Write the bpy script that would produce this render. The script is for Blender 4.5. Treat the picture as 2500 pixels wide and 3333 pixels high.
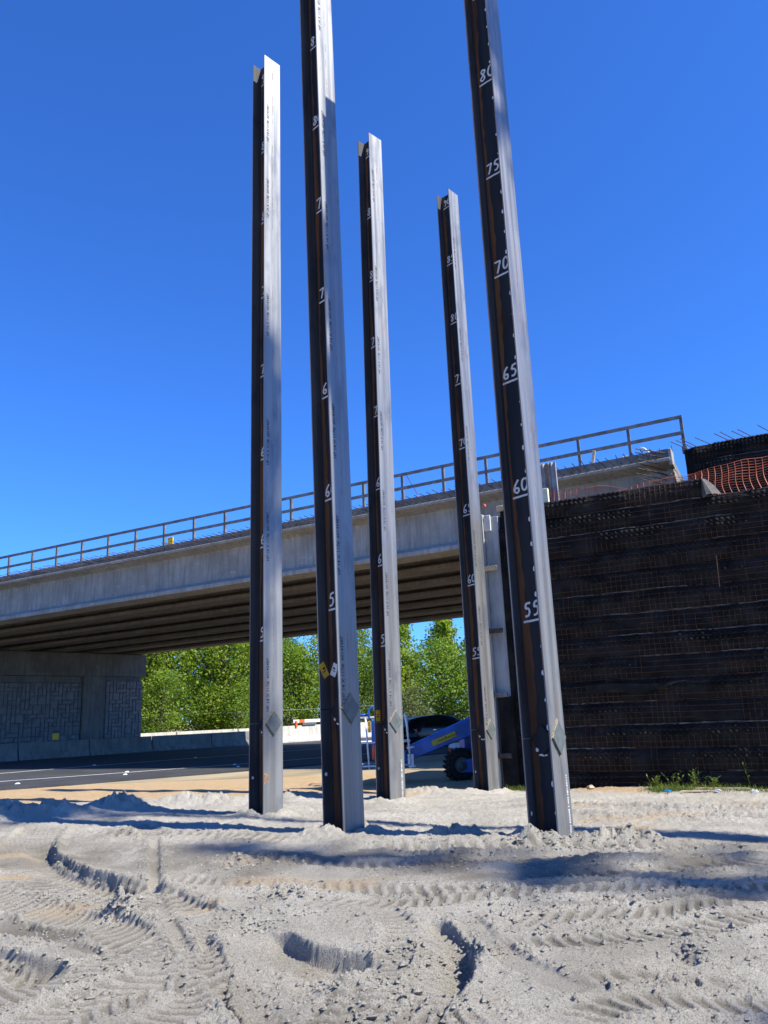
import bpy, math, random
import numpy as np
from mathutils import Vector, Matrix

# ------------------------------------------------------------------ reset
for o in list(bpy.data.objects):
    bpy.data.objects.remove(o, do_unlink=True)
scene = bpy.context.scene
COL = scene.collection
rad = math.radians

# ------------------------------------------------------------------ camera
PITCH, ROLL = rad(14.33914), rad(2.31752)
F = Vector((0, math.cos(PITCH), math.sin(PITCH)))
U0 = Vector((0, -math.sin(PITCH), math.cos(PITCH)))
R0 = Vector((1, 0, 0))
UP = U0 * math.cos(ROLL) + R0 * math.sin(ROLL)
RT = R0 * math.cos(ROLL) - U0 * math.sin(ROLL)
cam = bpy.data.cameras.new('camera')
cam_o = bpy.data.objects.new('camera', cam)
COL.objects.link(cam_o)
m = Matrix((RT, UP, -F)).transposed().to_4x4()
m.translation = Vector((0, 0, 1.5))
cam_o.matrix_world = m
cam.sensor_fit = 'HORIZONTAL'
cam.sensor_width = 36.0
cam.lens = 36.0 * 2554.13 / 2500.0
cam.clip_start = 0.05
cam.clip_end = 3000.0
scene.camera = cam_o

# ------------------------------------------------------------------ sky and sun
SUN_EL = rad(48.0)
SUN_H = Vector((0.894, -0.448, 0.0)).normalized()          # horizontal direction towards the sun
SUN_DIR = (SUN_H * math.cos(SUN_EL) + Vector((0, 0, math.sin(SUN_EL)))).normalized()
world = bpy.data.worlds.new('World')
scene.world = world
world.use_nodes = True
wn = world.node_tree.nodes
wl = world.node_tree.links
wn.clear()
sky = wn.new('ShaderNodeTexSky')
sky.sky_type = 'NISHITA'
sky.sun_disc = False
sky.sun_elevation = SUN_EL
sky.sun_rotation = math.atan2(SUN_H.x, SUN_H.y)
sky.altitude = 300.0
sky.air_density = 1.0
sky.dust_density = 0.15
sky.ozone_density = 3.0
tint = wn.new('ShaderNodeMix')
tint.data_type = 'RGBA'
tint.blend_type = 'MULTIPLY'
tint.inputs['Factor'].default_value = 1.0
tint.inputs['B'].default_value = (0.34, 0.80, 1.62, 1.0)
bg = wn.new('ShaderNodeBackground')
bg.inputs['Strength'].default_value = 0.088
wo = wn.new('ShaderNodeOutputWorld')
wl.new(sky.outputs['Color'], tint.inputs['A'])
wl.new(tint.outputs['Result'], bg.inputs['Color'])
wl.new(bg.outputs['Background'], wo.inputs['Surface'])

sun = bpy.data.lights.new('sun', 'SUN')
sun.energy = 5.0
sun.angle = rad(0.53)
sun.color = (1.0, 0.965, 0.86)
sun_o = bpy.data.objects.new('sun', sun)
COL.objects.link(sun_o)
sun_o.rotation_euler = (-SUN_DIR).to_track_quat('-Z', 'Y').to_euler()
sun_o.location = (20, -10, 30)

scene.render.engine = 'CYCLES'
scene.view_settings.view_transform = 'Standard'
scene.view_settings.look = 'None'
scene.view_settings.gamma = 1.0
scene.view_settings.use_curve_mapping = False
scene.view_settings.exposure = 0.86

# ------------------------------------------------------------------ materials
def newmat(name):
    mt = bpy.data.materials.new(name)
    mt.use_nodes = True
    nt = mt.node_tree
    bsdf = nt.nodes['Principled BSDF']
    return mt, nt, bsdf

def nd(nt, typ, **kw):
    n_ = nt.nodes.new(typ)
    for k, v in kw.items():
        if k.startswith('i_'):
            n_.inputs[k[2:].replace('_', ' ')].default_value = v
        else:
            setattr(n_, k, v)
    return n_

def mixc(nt, fac, a, b, blend='MIX'):
    mx = nt.nodes.new('ShaderNodeMix')
    mx.data_type = 'RGBA'
    mx.blend_type = blend
    for sock, val in (('Factor', fac), ('A', a), ('B', b)):
        if hasattr(val, 'is_linked') or hasattr(val, 'links'):
            nt.links.new(val, mx.inputs[sock])
        else:
            mx.inputs[sock].default_value = val if sock == 'Factor' else (*val[:3], 1.0)
    return mx.outputs['Result']

def ramp(nt, src, lo, hi, a=0.0, b=1.0):
    mr = nt.nodes.new('ShaderNodeMapRange')
    mr.inputs['From Min'].default_value = lo
    mr.inputs['From Max'].default_value = hi
    mr.inputs['To Min'].default_value = a
    mr.inputs['To Max'].default_value = b
    mr.interpolation_type = 'SMOOTHSTEP'
    nt.links.new(src, mr.inputs['Value'])
    return mr.outputs['Result']

def noise(nt, scale, detail=4.0, rough=0.55, stretch=None, coord='Position', off=(0, 0, 0), dist=0.0):
    if coord == 'Position':
        g = nt.nodes.new('ShaderNodeNewGeometry').outputs['Position']
    else:
        g = nt.nodes.new('ShaderNodeTexCoord').outputs[coord]
    mp = nt.nodes.new('ShaderNodeMapping')
    mp.inputs['Scale'].default_value = stretch or (1, 1, 1)
    mp.inputs['Location'].default_value = off
    nt.links.new(g, mp.inputs['Vector'])
    nz = nt.nodes.new('ShaderNodeTexNoise')
    nz.inputs['Scale'].default_value = scale
    nz.inputs['Detail'].default_value = detail
    nz.inputs['Roughness'].default_value = rough
    nz.inputs['Distortion'].default_value = dist
    nt.links.new(mp.outputs['Vector'], nz.inputs['Vector'])
    return nz.outputs['Fac']

def bump(nt, bsdf, height, strength=0.3, dist=0.02):
    b = nt.nodes.new('ShaderNodeBump')
    b.inputs['Strength'].default_value = strength
    b.inputs['Distance'].default_value = dist
    nt.links.new(height, b.inputs['Height'])
    nt.links.new(b.outputs['Normal'], bsdf.inputs['Normal'])

def simple(name, col, rough=0.6, metal=0.0, var=0.25, scale=6.0, bmp=0.15, bscale=60.0, coord='Position'):
    mt, nt, b = newmat(name)
    nz = noise(nt, scale, 5, coord=coord)
    dark = tuple(c * (1 - var) for c in col)
    lite = tuple(min(1, c * (1 + var)) for c in col)
    nt.links.new(mixc(nt, ramp(nt, nz, .3, .7), dark, lite), b.inputs['Base Color'])
    b.inputs['Roughness'].default_value = rough
    b.inputs['Metallic'].default_value = metal
    if bmp:
        bump(nt, b, noise(nt, bscale, 4, coord=coord), bmp, 0.01)
    return mt

M = {}
# sand: pale concrete-grey sand, orange clay where the 'dirt' attribute says so
mt, nt, b = newmat('sand')
at = nd(nt, 'ShaderNodeAttribute', attribute_name='tint')
sep = nt.nodes.new('ShaderNodeSeparateColor')
nt.links.new(at.outputs['Color'], sep.inputs['Color'])
n1 = noise(nt, 1.3, 6, .6)
n2 = noise(nt, 28, 5, .7)
n3 = noise(nt, 260, 3, .7)
c = mixc(nt, ramp(nt, n1, .32, .68), (.50, .45, .366), (.71, .65, .542))
c = mixc(nt, ramp(nt, n2, .35, .75, 0, .6), c, (.38, .355, .31))
c = mixc(nt, ramp(nt, n3, .40, .70, 0, .65), c, (.80, .76, .68))
n4 = noise(nt, 105, 3, .65, off=(2, 3, 1))
c = mixc(nt, ramp(nt, n4, .36, .54, .75, 0), c, (.26, .225, .175))
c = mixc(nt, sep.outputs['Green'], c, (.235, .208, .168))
clay = mixc(nt, ramp(nt, n2, .3, .7), (.50, .335, .17), (.60, .44, .27))
c = mixc(nt, sep.outputs['Red'], c, clay)
nt.links.new(c, b.inputs['Base Color'])
b.inputs['Roughness'].default_value = 0.95
b.inputs['Specular IOR Level'].default_value = 0.15
addn = nd(nt, 'ShaderNodeMath', operation='ADD')
sc = nd(nt, 'ShaderNodeMath', operation='MULTIPLY')
sc.inputs[1].default_value = 0.45
nt.links.new(noise(nt, 300, 3, .75), sc.inputs[0])
nt.links.new(noise(nt, 90, 5, .8), addn.inputs[0])
nt.links.new(sc.outputs[0], addn.inputs[1])
bump(nt, b, addn.outputs[0], 1.0, 0.034)
M['sand'] = mt

M['far_ground'] = simple('far_ground', (.30, .24, .15), .95, 0, .3, .3, .4, 8)

# asphalt
mt, nt, b = newmat('asphalt')
c = mixc(nt, ramp(nt, noise(nt, .8, 5), .3, .7), (.026, .027, .030), (.045, .046, .050))
c = mixc(nt, ramp(nt, noise(nt, 120, 2), .6, .8, 0, .5), c, (.09, .09, .09))
nt.links.new(c, b.inputs['Base Color'])
b.inputs['Roughness'].default_value = 0.85
bump(nt, b, noise(nt, 180, 2), .4, .006)
M['asphalt'] = mt
M['road_paint'] = simple('road_paint', (.72, .72, .68), .7, 0, .15, 12, .2, 90)

# concrete (girders, pier) with streaks and pale efflorescence
def concrete(name, lo, hi, pale, pale_amt=.6, streak=(2.5, 2.5, .25), rust=0.0):
    mt, nt, b = newmat(name)
    s1 = noise(nt, 1.1, 6, .6)
    s2 = noise(nt, 3.0, 5, .65, stretch=streak)
    s3 = noise(nt, 2.2, 7, .72, stretch=(.8, .8, 2.2), off=(3, 7, 1), dist=.6)
    c = mixc(nt, ramp(nt, s1, .3, .7), lo, hi)
    c = mixc(nt, ramp(nt, s2, .42, .66, 0, .55), c, tuple(x * .62 for x in lo))
    c = mixc(nt, ramp(nt, s3, .60, .70, 0, pale_amt), c, pale)
    if rust:
        c = mixc(nt, ramp(nt, noise(nt, 1.7, 5, .6, off=(9, 2, 4)), .58, .75, 0, rust), c, (.26, .17, .10))
    nt.links.new(c, b.inputs['Base Color'])
    b.inputs['Roughness'].default_value = 0.9
    b.inputs['Specular IOR Level'].default_value = 0.25
    bump(nt, b, noise(nt, 18, 6, .7), .35, .012)
    return mt
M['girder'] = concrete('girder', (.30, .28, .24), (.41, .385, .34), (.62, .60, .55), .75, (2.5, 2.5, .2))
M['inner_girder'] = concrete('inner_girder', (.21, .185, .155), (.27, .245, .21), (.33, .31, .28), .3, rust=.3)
M['deck'] = concrete('deck', (.15, .15, .148), (.22, .22, .215), (.45, .45, .44), .3)
M['pier'] = concrete('pier', (.15, .145, .132), (.21, .205, .19), (.33, .325, .30), .5)
mt, nt, b = newmat('stone')
c = mixc(nt, ramp(nt, noise(nt, 2.5, 6, .7), .3, .7), (.15, .155, .16), (.27, .275, .28))
oi = nt.nodes.new('ShaderNodeObjectInfo')
c = mixc(nt, ramp(nt, oi.outputs['Random'], 0, 1, 0, .5), c, (.17, .175, .18))
nt.links.new(c, b.inputs['Base Color']); b.inputs['Roughness'].default_value = .92
bump(nt, b, noise(nt, 9, 6, .75), .9, .05)
M['stone'] = mt
M['stone_joint'] = simple('stone_joint', (.14, .14, .142), .95, 0, .2, 6, .2)
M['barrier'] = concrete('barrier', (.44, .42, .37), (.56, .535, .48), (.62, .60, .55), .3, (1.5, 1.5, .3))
M['shade_barrier'] = concrete('shade_barrier', (.19, .185, .165), (.26, .25, .225), (.33, .32, .29), .3, (1.5, 1.5, .3))  # barrier concrete darkened to stand for the shade under the bridge
M['white_concrete'] = concrete('white_concrete', (.33, .33, .315), (.42, .42, .405), (.50, .50, .485), .3, (2, 2, .3))

# pile steel: 'flange' grey mill scale with vertical streaks, 'web' blue-black, darkened to paint in its shade, with rust
def steel(name, lo, hi, rustc, rust_lo, rust_hi, rough=.42, metal=.35, spec=.5):
    mt, nt, b = newmat(name)
    s1 = noise(nt, 5.0, 4, .5, stretch=(2.2, 2.2, .07))
    s2 = noise(nt, 2.2, 6, .65, stretch=(2, 2, .35), off=(4, 1, 8))
    s3 = noise(nt, 30, 5, .7, stretch=(1, 1, .5))
    c = mixc(nt, ramp(nt, s1, .3, .7), lo, hi)
    c = mixc(nt, ramp(nt, s2, rust_lo, rust_hi, 0, .8), c, rustc)
    c = mixc(nt, ramp(nt, s3, .62, .74, 0, .35), c, tuple(x * .5 for x in lo))
    s4 = noise(nt, 1.6, 5, .6, stretch=(2.0, 2.0, .7), off=(7, 3, 2))
    c = mixc(nt, ramp(nt, s4, .50, .70, 0, .6), c, (lo[0] * .55, lo[1] * .60, lo[2] * .72))
    s5 = noise(nt, 14, 6, .7, stretch=(3, 3, .10), off=(1, 8, 5))
    c = mixc(nt, ramp(nt, s5, .62, .78, 0, .6), c, rustc)
    nt.links.new(c, b.inputs['Base Color'])
    nt.links.new(ramp(nt, s1, .2, .8, rough - .08, rough + .12), b.inputs['Roughness'])
    b.inputs['Metallic'].default_value = metal
    bump(nt, b, noise(nt, 40, 5, .65, stretch=(1, 1, .3)), .12, .004)
    b.inputs['Specular IOR Level'].default_value = spec
    return mt
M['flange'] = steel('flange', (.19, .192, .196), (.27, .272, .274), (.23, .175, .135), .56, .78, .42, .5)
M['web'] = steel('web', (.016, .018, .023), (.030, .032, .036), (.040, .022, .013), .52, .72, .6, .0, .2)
M['inner_flange'] = steel('inner_flange', (.050, .052, .058), (.085, .085, .088), (.06, .035, .02), .55, .75, .6, .0, .15)  # flange steel darkened for the shade inside the pile
M['rust'] = steel('rust', (.10, .040, .012), (.17, .068, .020), (.05, .02, .009), .5, .7, .85, 0)
M['flange_edge'] = steel('flange_edge', (.20, .16, .14), (.32, .27, .24), (.22, .10, .05), .45, .65, .6, .1)
M['splice'] = simple('splice', (.115, .135, .135), .5, .2, .2, 9, .2, 50)
M['weld'] = simple('weld', (.34, .26, .16), .55, .2, .45, 60, .9, 160)
M['scorch'] = simple('scorch', (.24, .20, .15), .6, .1, .35, 25, .3, 80)
M['stencil'] = simple('stencil', (.03, .032, .036), .8, 0, .2, 30, 0)
M['pale_stencil'] = simple('pale_stencil', (.72, .72, .70), .8, 0, .1, 30, 0)
M['seam'] = simple('seam', (.20, .13, .09), .85, 0, .45, 40, .2, 90)

# spray paint: soft-edged ribbons (uv.y runs across the stroke)
mt, nt, b = newmat('spray_paint')
uvn = nt.nodes.new('ShaderNodeUVMap')
sx = nt.nodes.new('ShaderNodeSeparateXYZ')
nt.links.new(uvn.outputs['UV'], sx.inputs['Vector'])
sub = nd(nt, 'ShaderNodeMath', operation='SUBTRACT'); sub.inputs[1].default_value = .5
ab = nd(nt, 'ShaderNodeMath', operation='ABSOLUTE')
nt.links.new(sx.outputs['Y'], sub.inputs[0]); nt.links.new(sub.outputs[0], ab.inputs[0])
alpha = ramp(nt, ab.outputs[0], .20, .5, .9, 0)
mul = nd(nt, 'ShaderNodeMath', operation='MULTIPLY')
nt.links.new(alpha, mul.inputs[0])
nt.links.new(ramp(nt, noise(nt, 60, 3), .2, .5, .6, 1.0), mul.inputs[1])
nt.links.new(mul.outputs[0], b.inputs['Alpha'])
b.inputs['Base Color'].default_value = (.80, .80, .78, 1)
b.inputs['Roughness'].default_value = .7
M['spray_paint'] = mt
M['white_paint'] = simple('white_paint', (.80, .80, .78), .6, 0, .06, 20, .1)
M['yellow_sticker'] = simple('yellow_sticker', (.75, .42, .03), .5, 0, .1, 20, 0)
M['white_sticker'] = simple('white_sticker', (.75, .75, .73), .5, 0, .08, 20, 0)
M['black_print'] = simple('black_print', (.02, .02, .02), .6, 0, .1, 20, 0)

# geotextile
mt, nt, b = newmat('geotextile')
c = mixc(nt, ramp(nt, noise(nt, 2.5, 6, .65), .35, .7), (.009, .0088, .0088), (.026, .024, .023))
c = mixc(nt, ramp(nt, noise(nt, 1.1, 5, .6, stretch=(1, 1, 3), off=(5, 5, 2)), .55, .75, 0, .6), c, (.034, .020, .014))
nt.links.new(c, b.inputs['Base Color'])
b.inputs['Roughness'].default_value = .85
b.inputs['Specular IOR Level'].default_value = .08
bump(nt, b, noise(nt, 45, 5, .7), .5, .01)
M['geotextile'] = mt
M['wire'] = simple('wire', (.105, .044, .017), .8, .1, .45, 9, .2, 90)
M['flap'] = simple('flap', (.075, .07, .065), .8, 0, .3, 9, .5, 60)
M['frayed_edge'] = simple('frayed_edge', (.17, .165, .15), .9, 0, .4, 9, .5, 60)
M['orange_net'] = simple('orange_net', (.50, .12, .045), .6, 0, .2, 8, 0)
M['rebar'] = simple('rebar', (.075, .055, .045), .7, .2, .4, 14, .4, 150)
M['rail_timber'] = simple('rail_timber', (.17, .165, .16), .85, 0, .3, 5, .4, 40)
M['rail_post'] = simple('rail_post', (.13, .13, .135), .7, .1, .3, 5, .3, 40)
M['pale_wood'] = simple('pale_wood', (.58, .44, .27), .8, 0, .22, 12, .3, 50)
M['board_white'] = simple('board_white', (.70, .67, .60), .8, 0, .15, 8, .2, 40)
M['cream_foam'] = simple('cream_foam', (.78, .72, .48), .8, 0, .08, 6, .1)
M['corrugated'] = simple('corrugated', (.32, .31, .30), .6, .3, .3, 4, .2)
M['rust_stripe'] = simple('rust_stripe', (.22, .12, .07), .8, 0, .4, 8, .2)
M['safety_yellow'] = simple('safety_yellow', (.80, .48, .02), .55, 0, .1, 8, .05)
M['lift_blue'] = simple('lift_blue', (.02, .12, .42), .4, 0, .25, 3, .1, 40)
M['lift_grey'] = simple('lift_grey', (.12, .125, .13), .55, .2, .2, 6, .2)
M['lift_white'] = simple('lift_white', (.72, .74, .76), .45, 0, .12, 6, .1)
M['rubber'] = simple('rubber', (.022, .021, .020), .85, 0, .35, 9, .4, 60)
M['label_yellow'] = simple('label_yellow', (.55, .46, .03), .6, 0, .12, 10, 0)
M['car_paint'] = simple('car_paint', (.012, .014, .019), .18, .2, .1, 3, 0)
M['chrome'] = simple('chrome', (.5, .5, .5), .25, .9, .1, 5, 0)
M['drum_orange'] = simple('drum_orange', (.62, .10, .02), .6, 0, .15, 6, .1)
M['drum_white'] = simple('drum_white', (.68, .68, .66), .6, 0, .12, 6, .1)
M['tape_blue'] = simple('tape_blue', (.04, .28, .62), .6, 0, .15, 20, 0)
M['rock'] = simple('rock', (.42, .30, .20), .9, 0, .3, 9, .5, 50)
M['pipe_grey'] = simple('pipe_grey', (.38, .38, .37), .85, 0, .15, 9, .3, 60)
M['cable'] = simple('cable', (.35, .36, .36), .6, .2, .1, 5, 0)
M['red_cap'] = simple('red_cap', (.65, .12, .08), .6, 0, .1, 9, 0)
M['bark'] = simple('bark', (.12, .095, .07), .95, 0, .4, 9, .7, 25, 'Object')
mt, nt, b = newmat('car_glass')
b.inputs['Base Color'].default_value = (.03, .05, .045, 1)
b.inputs['Roughness'].default_value = .03
b.inputs['Transmission Weight'].default_value = .75
b.inputs['IOR'].default_value = 1.1
M['car_glass'] = mt

def foliage(name, a, b_, c_, trans=.35):
    mt, nt, bs = newmat(name)
    gi = nt.nodes.new('ShaderNodeObjectInfo')
    n1 = noise(nt, .7, 4, .6)
    n2 = noise(nt, 7, 3, .6)
    c = mixc(nt, ramp(nt, n1, .35, .65), a, b_)
    c = mixc(nt, ramp(nt, n2, .45, .75, 0, .8), c, c_)
    c = mixc(nt, ramp(nt, gi.outputs['Random'], 0, 1, 0, .4), c, a)
    nt.links.new(c, bs.inputs['Base Color'])
    bs.inputs['Roughness'].default_value = .55
    bs.inputs['Specular IOR Level'].default_value = .3
    tr = nt.nodes.new('ShaderNodeBsdfTranslucent')
    tc = mixc(nt, 1.0, c, (1.25, 1.35, .5), 'MULTIPLY')
    nt.links.new(tc, tr.inputs['Color'])
    ms = nt.nodes.new('ShaderNodeMixShader')
    ms.inputs[0].default_value = trans
    out = nt.nodes['Material Output']
    nt.links.new(bs.outputs[0], ms.inputs[1])
    nt.links.new(tr.outputs[0], ms.inputs[2])
    nt.links.new(ms.outputs[0], out.inputs['Surface'])
    return mt
M['leaf_maple'] = foliage('leaf_maple', (.17, .25, .022), (.28, .36, .035), (.38, .44, .07), .45)
M['leaf_alder'] = foliage('leaf_alder', (.12, .20, .025), (.21, .30, .035), (.29, .37, .06), .42)
M['leaf_pale'] = foliage('leaf_pale', (.12, .15, .06), (.20, .22, .11), (.26, .27, .16), .35)
M['needle'] = foliage('needle', (.022, .042, .016), (.035, .06, .022), (.05, .075, .03), .15)
M['grass'] = foliage('grass', (.08, .13, .02), (.15, .20, .035), (.26, .24, .08), .35)

# ------------------------------------------------------------------ building helpers
def root_loc(o):
    while o.parent is not None:
        o = o.parent
    return o.location.copy()

def tag(o, label=None, cat=None, group=None, kind=None):
    if label: o['label'] = label
    if cat: o['category'] = cat
    if group: o['group'] = group
    if kind: o['kind'] = kind
    return o

def thing(name, loc, label, cat, group=None):
    o = bpy.data.objects.new(name, None)
    o.empty_display_size = .2
    COL.objects.link(o)
    o.location = loc
    return tag(o, label, cat, group)

class MB:
    """collects geometry in world coordinates; build() links it as one mesh object"""
    def __init__(self):
        self.v = []; self.f = []; self.uv = None
    def add(self, vs, fs):
        k = len(self.v)
        self.v.extend([tuple(p) for p in vs])
        self.f.extend([tuple(i + k for i in q) for q in fs])
        return self
    def obox(self, c, ax, ay, az):
        """box with centre c and half-axis vectors"""
        c, ax, ay, az = map(Vector, (c, ax, ay, az))
        vs = [c + ax * i + ay * j + az * k for k in (-1, 1) for j in (-1, 1) for i in (-1, 1)]
        fs = [(0, 2, 3, 1), (4, 5, 7, 6), (0, 1, 5, 4), (2, 6, 7, 3), (0, 4, 6, 2), (1, 3, 7, 5)]
        return self.add(vs, fs)
    def box(self, x0, x1, y0, y1, z0, z1):
        return self.obox(((x0 + x1) / 2, (y0 + y1) / 2, (z0 + z1) / 2), ((x1 - x0) / 2, 0, 0), (0, (y1 - y0) / 2, 0), (0, 0, (z1 - z0) / 2))
    def tube(self, pts, r, n=6, cap=True):
        pts = [Vector(p) for p in pts]
        rs = r if isinstance(r, (list, tuple)) else [r] * len(pts)
        k = len(self.v)
        ref = None
        for i, p in enumerate(pts):
            d = (pts[min(i + 1, len(pts) - 1)] - pts[max(i - 1, 0)]).normalized()
            if ref is None:
                ref = d.orthogonal().normalized()
            a = (ref - d * ref.dot(d))
            a = a.normalized() if a.length > 1e-6 else d.orthogonal().normalized()
            ref = a
            bb = d.cross(a)
            for j in range(n):
                t = 2 * math.pi * j / n
                self.v.append(tuple(p + (a * math.cos(t) + bb * math.sin(t)) * rs[i]))
        for i in range(len(pts) - 1):
            for j in range(n):
                j2 = (j + 1) % n
                self.f.append((k + i * n + j, k + i * n + j2, k + (i + 1) * n + j2, k + (i + 1) * n + j))
        if cap:
            self.f.append(tuple(k + j for j in reversed(range(n))))
            self.f.append(tuple(k + (len(pts) - 1) * n + j for j in range(n)))
        return self
    def prism(self, prof, p0, p1, ex, ey):
        """profile (list of (a,b)) swept from p0 to p1; a along ex, b along ey"""
        p0, p1, ex, ey = map(Vector, (p0, p1, ex, ey))
        n = len(prof)
        vs = [p0 + ex * a + ey * b for a, b in prof] + [p1 + ex * a + ey * b for a, b in prof]
        fs = [(i, (i + 1) % n, n + (i + 1) % n, n + i) for i in range(n)]
        fs += [tuple(reversed(range(n))), tuple(range(n, 2 * n))]
        return self.add(vs, fs)
    def lathe(self, c, axis, prof, n=20):
        """prof: list of (distance along axis, radius)"""
        c, axis = Vector(c), Vector(axis).normalized()
        a = axis.orthogonal().normalized(); bb = axis.cross(a)
        vs, fs = [], []
        for d, r in prof:
            for j in range(n):
                t = 2 * math.pi * j / n
                vs.append(c + axis * d + (a * math.cos(t) + bb * math.sin(t)) * r)
        for i in range(len(prof) - 1):
            for j in range(n):
                j2 = (j + 1) % n
                fs.append((i * n + j, i * n + j2, (i + 1) * n + j2, (i + 1) * n + j))
        fs.append(tuple(reversed(range(n)))); fs.append(tuple((len(prof) - 1) * n + j for j in range(n)))
        return self.add(vs, fs)
    def mesh(self, name, off=Vector((0, 0, 0))):
        me = bpy.data.meshes.new(name)
        me.from_pydata([(x - off.x, y - off.y, z - off.z) for x, y, z in self.v], [], self.f)
        if self.uv:
            lay = me.uv_layers.new(name='UVMap')
            lay.data.foreach_set('uv', [c for fc in self.f for i in fc for c in self.uv[i]])
        me.validate(); me.update()
        return me
    def build(self, name, mat, parent=None, smooth=False, bevel=0.0, loc=None):
        if parent is not None:
            off = root_loc(parent)
        else:
            off = Vector(loc) if loc is not None else Vector((0, 0, 0))
        me = self.mesh(name, off)
        me.materials.append(M[mat])
        o = bpy.data.objects.new(name, me)
        COL.objects.link(o)
        if parent is not None:
            o.parent = parent
        else:
            o.location = off
        if smooth:
            me.polygons.foreach_set('use_smooth', [True] * len(me.polygons))
        if bevel:
            bv = o.modifiers.new('bevel', 'BEVEL')
            bv.width = bevel; bv.segments = 2; bv.limit_method = 'ANGLE'; bv.angle_limit = rad(40)
        return o

def piece(name, me, parent, loc, rot=None, scale=None):
    """an alike piece sharing mesh data; loc in world space"""
    o = bpy.data.objects.new(name, me)
    COL.objects.link(o)
    o.parent = parent
    o.location = Vector(loc) - root_loc(parent)
    if rot is not None: o.rotation_euler = rot
    if scale is not None: o.scale = scale
    return o

def text_mesh(s, size):
    cu = bpy.data.curves.new('lettering', 'FONT')
    cu.body = s; cu.size = size; cu.align_x = 'LEFT'; cu.align_y = 'CENTER'
    cu.resolution_u = 2
    cu.offset = size * .012
    o = bpy.data.objects.new('tmp_text', cu)
    COL.objects.link(o)
    bpy.context.view_layer.update()
    dg = bpy.context.evaluated_depsgraph_get()
    me = bpy.data.meshes.new_from_object(o.evaluated_get(dg))
    bpy.data.objects.remove(o, do_unlink=True)
    bpy.data.curves.remove(cu)
    return me

def place_text(name, s, size, origin, ex, ey, mat, parent, squeeze=1.0):
    me = text_mesh(s, size)
    origin, ex, ey = Vector(origin), Vector(ex), Vector(ey)
    off = root_loc(parent)
    for v in me.vertices:
        p = origin + ex * v.co.x + ey * (v.co.y * squeeze) - off
        v.co = p
    me.materials.clear(); me.materials.append(M[mat])
    me.name = name
    o = bpy.data.objects.new(name, me)
    COL.objects.link(o); o.parent = parent
    o['kind'] = 'stuff'
    return o

# ------------------------------------------------------------------ noise for heightfields
def perlin(x, y, seed=0):
    rs = np.random.RandomState(seed)
    perm = rs.permutation(512)
    ang = rs.rand(512) * 2 * np.pi
    gx, gy = np.cos(ang), np.sin(ang)
    xi, yi = np.floor(x).astype(np.int64), np.floor(y).astype(np.int64)
    xf, yf = x - xi, y - yi
    def g(ix, iy, dx, dy):
        h = perm[(perm[ix & 511] + iy) & 511]
        return gx[h] * dx + gy[h] * dy
    uu = xf * xf * xf * (xf * (xf * 6 - 15) + 10)
    vv = yf * yf * yf * (yf * (yf * 6 - 15) + 10)
    a = g(xi, yi, xf, yf); b = g(xi + 1, yi, xf - 1, yf)
    c = g(xi, yi + 1, xf, yf - 1); d = g(xi + 1, yi + 1, xf - 1, yf - 1)
    return (a + (b - a) * uu) + ((c + (d - c) * uu) - (a + (b - a) * uu)) * vv

def fbm(x, y, f, octs, seed, gain=.5):
    s = 0; a = 1.0
    for i in range(octs):
        s = s + a * perlin(x * f, y * f, seed + i)
        f *= 2.03; a *= gain
    return s

def sstep(x, a, b):
    t = np.clip((x - a) / (b - a), 0, 1)
    return t * t * (3 - 2 * t)

def poly_dist(X, Y, poly):
    """signed distance (left positive) and arc length to a smoothed polyline"""
    P = np.array(poly, float)
    for _ in range(2):                                   # Chaikin smoothing
        Q = [P[0]]
        for i in range(len(P) - 1):
            Q += [P[i] * .75 + P[i + 1] * .25, P[i] * .25 + P[i + 1] * .75]
        Q.append(P[-1]); P = np.array(Q)
    best = np.full(X.shape, 1e9); sd = np.zeros(X.shape); ss = np.zeros(X.shape); L = 0
    for i in range(len(P) - 1):
        d = P[i + 1] - P[i]; l = np.hypot(*d)
        if l < 1e-6: continue
        d = d / l
        rx, ry = X - P[i, 0], Y - P[i, 1]
        t = rx * d[0] + ry * d[1]
        tc = np.clip(t, 0, l)
        dx, dy = rx - d[0] * tc, ry - d[1] * tc
        dd = np.hypot(dx, dy)
        k = dd < best
        best = np.where(k, dd, best)
        sd = np.where(k, np.where(d[0] * ry - d[1] * rx >= 0, dd, -dd), sd)
        ss = np.where(k, L + (tc if 0 < i < len(P) - 2 else t), ss)
        L += l
    return sd, ss, L

# ------------------------------------------------------------------ setting: sand
rng = random.Random(7)
ctrl = np.array([(-2, 4.5, .03), (1.7, 4.3, .03), (0, 6, .0), (1.71, 9.3, .10), (-.67, 10.5, .075), (-1.97, 12.6, .11),
                 (-.07, 14.77, -.02), (1.82, 16.4, -.13), (4, 15.9, -.06), (6.7, 15, -.07), (5, 14, -.06), (7.5, 13.5, -.08), (-5, 12.5, .10), (-6, 14, .10),
                 (-6, 19, -.13), (0, 19, -.16), (-3, 19.5, -.15), (6, 9, 0), (3.8, 8.75, .0), (3, 13, .0), (5.5, 12, -.02), (-4, 7, .02), (1, 12, .02)])
def base_h(X, Y):
    num = np.zeros(X.shape); den = np.full(X.shape, 1e-6)
    for x, y, z in ctrl:
        w = np.exp(-((X - x) ** 2 + (Y - y) ** 2) / (2 * 1.7 ** 2))
        num += w * z; den += w
    return num / den

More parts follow.
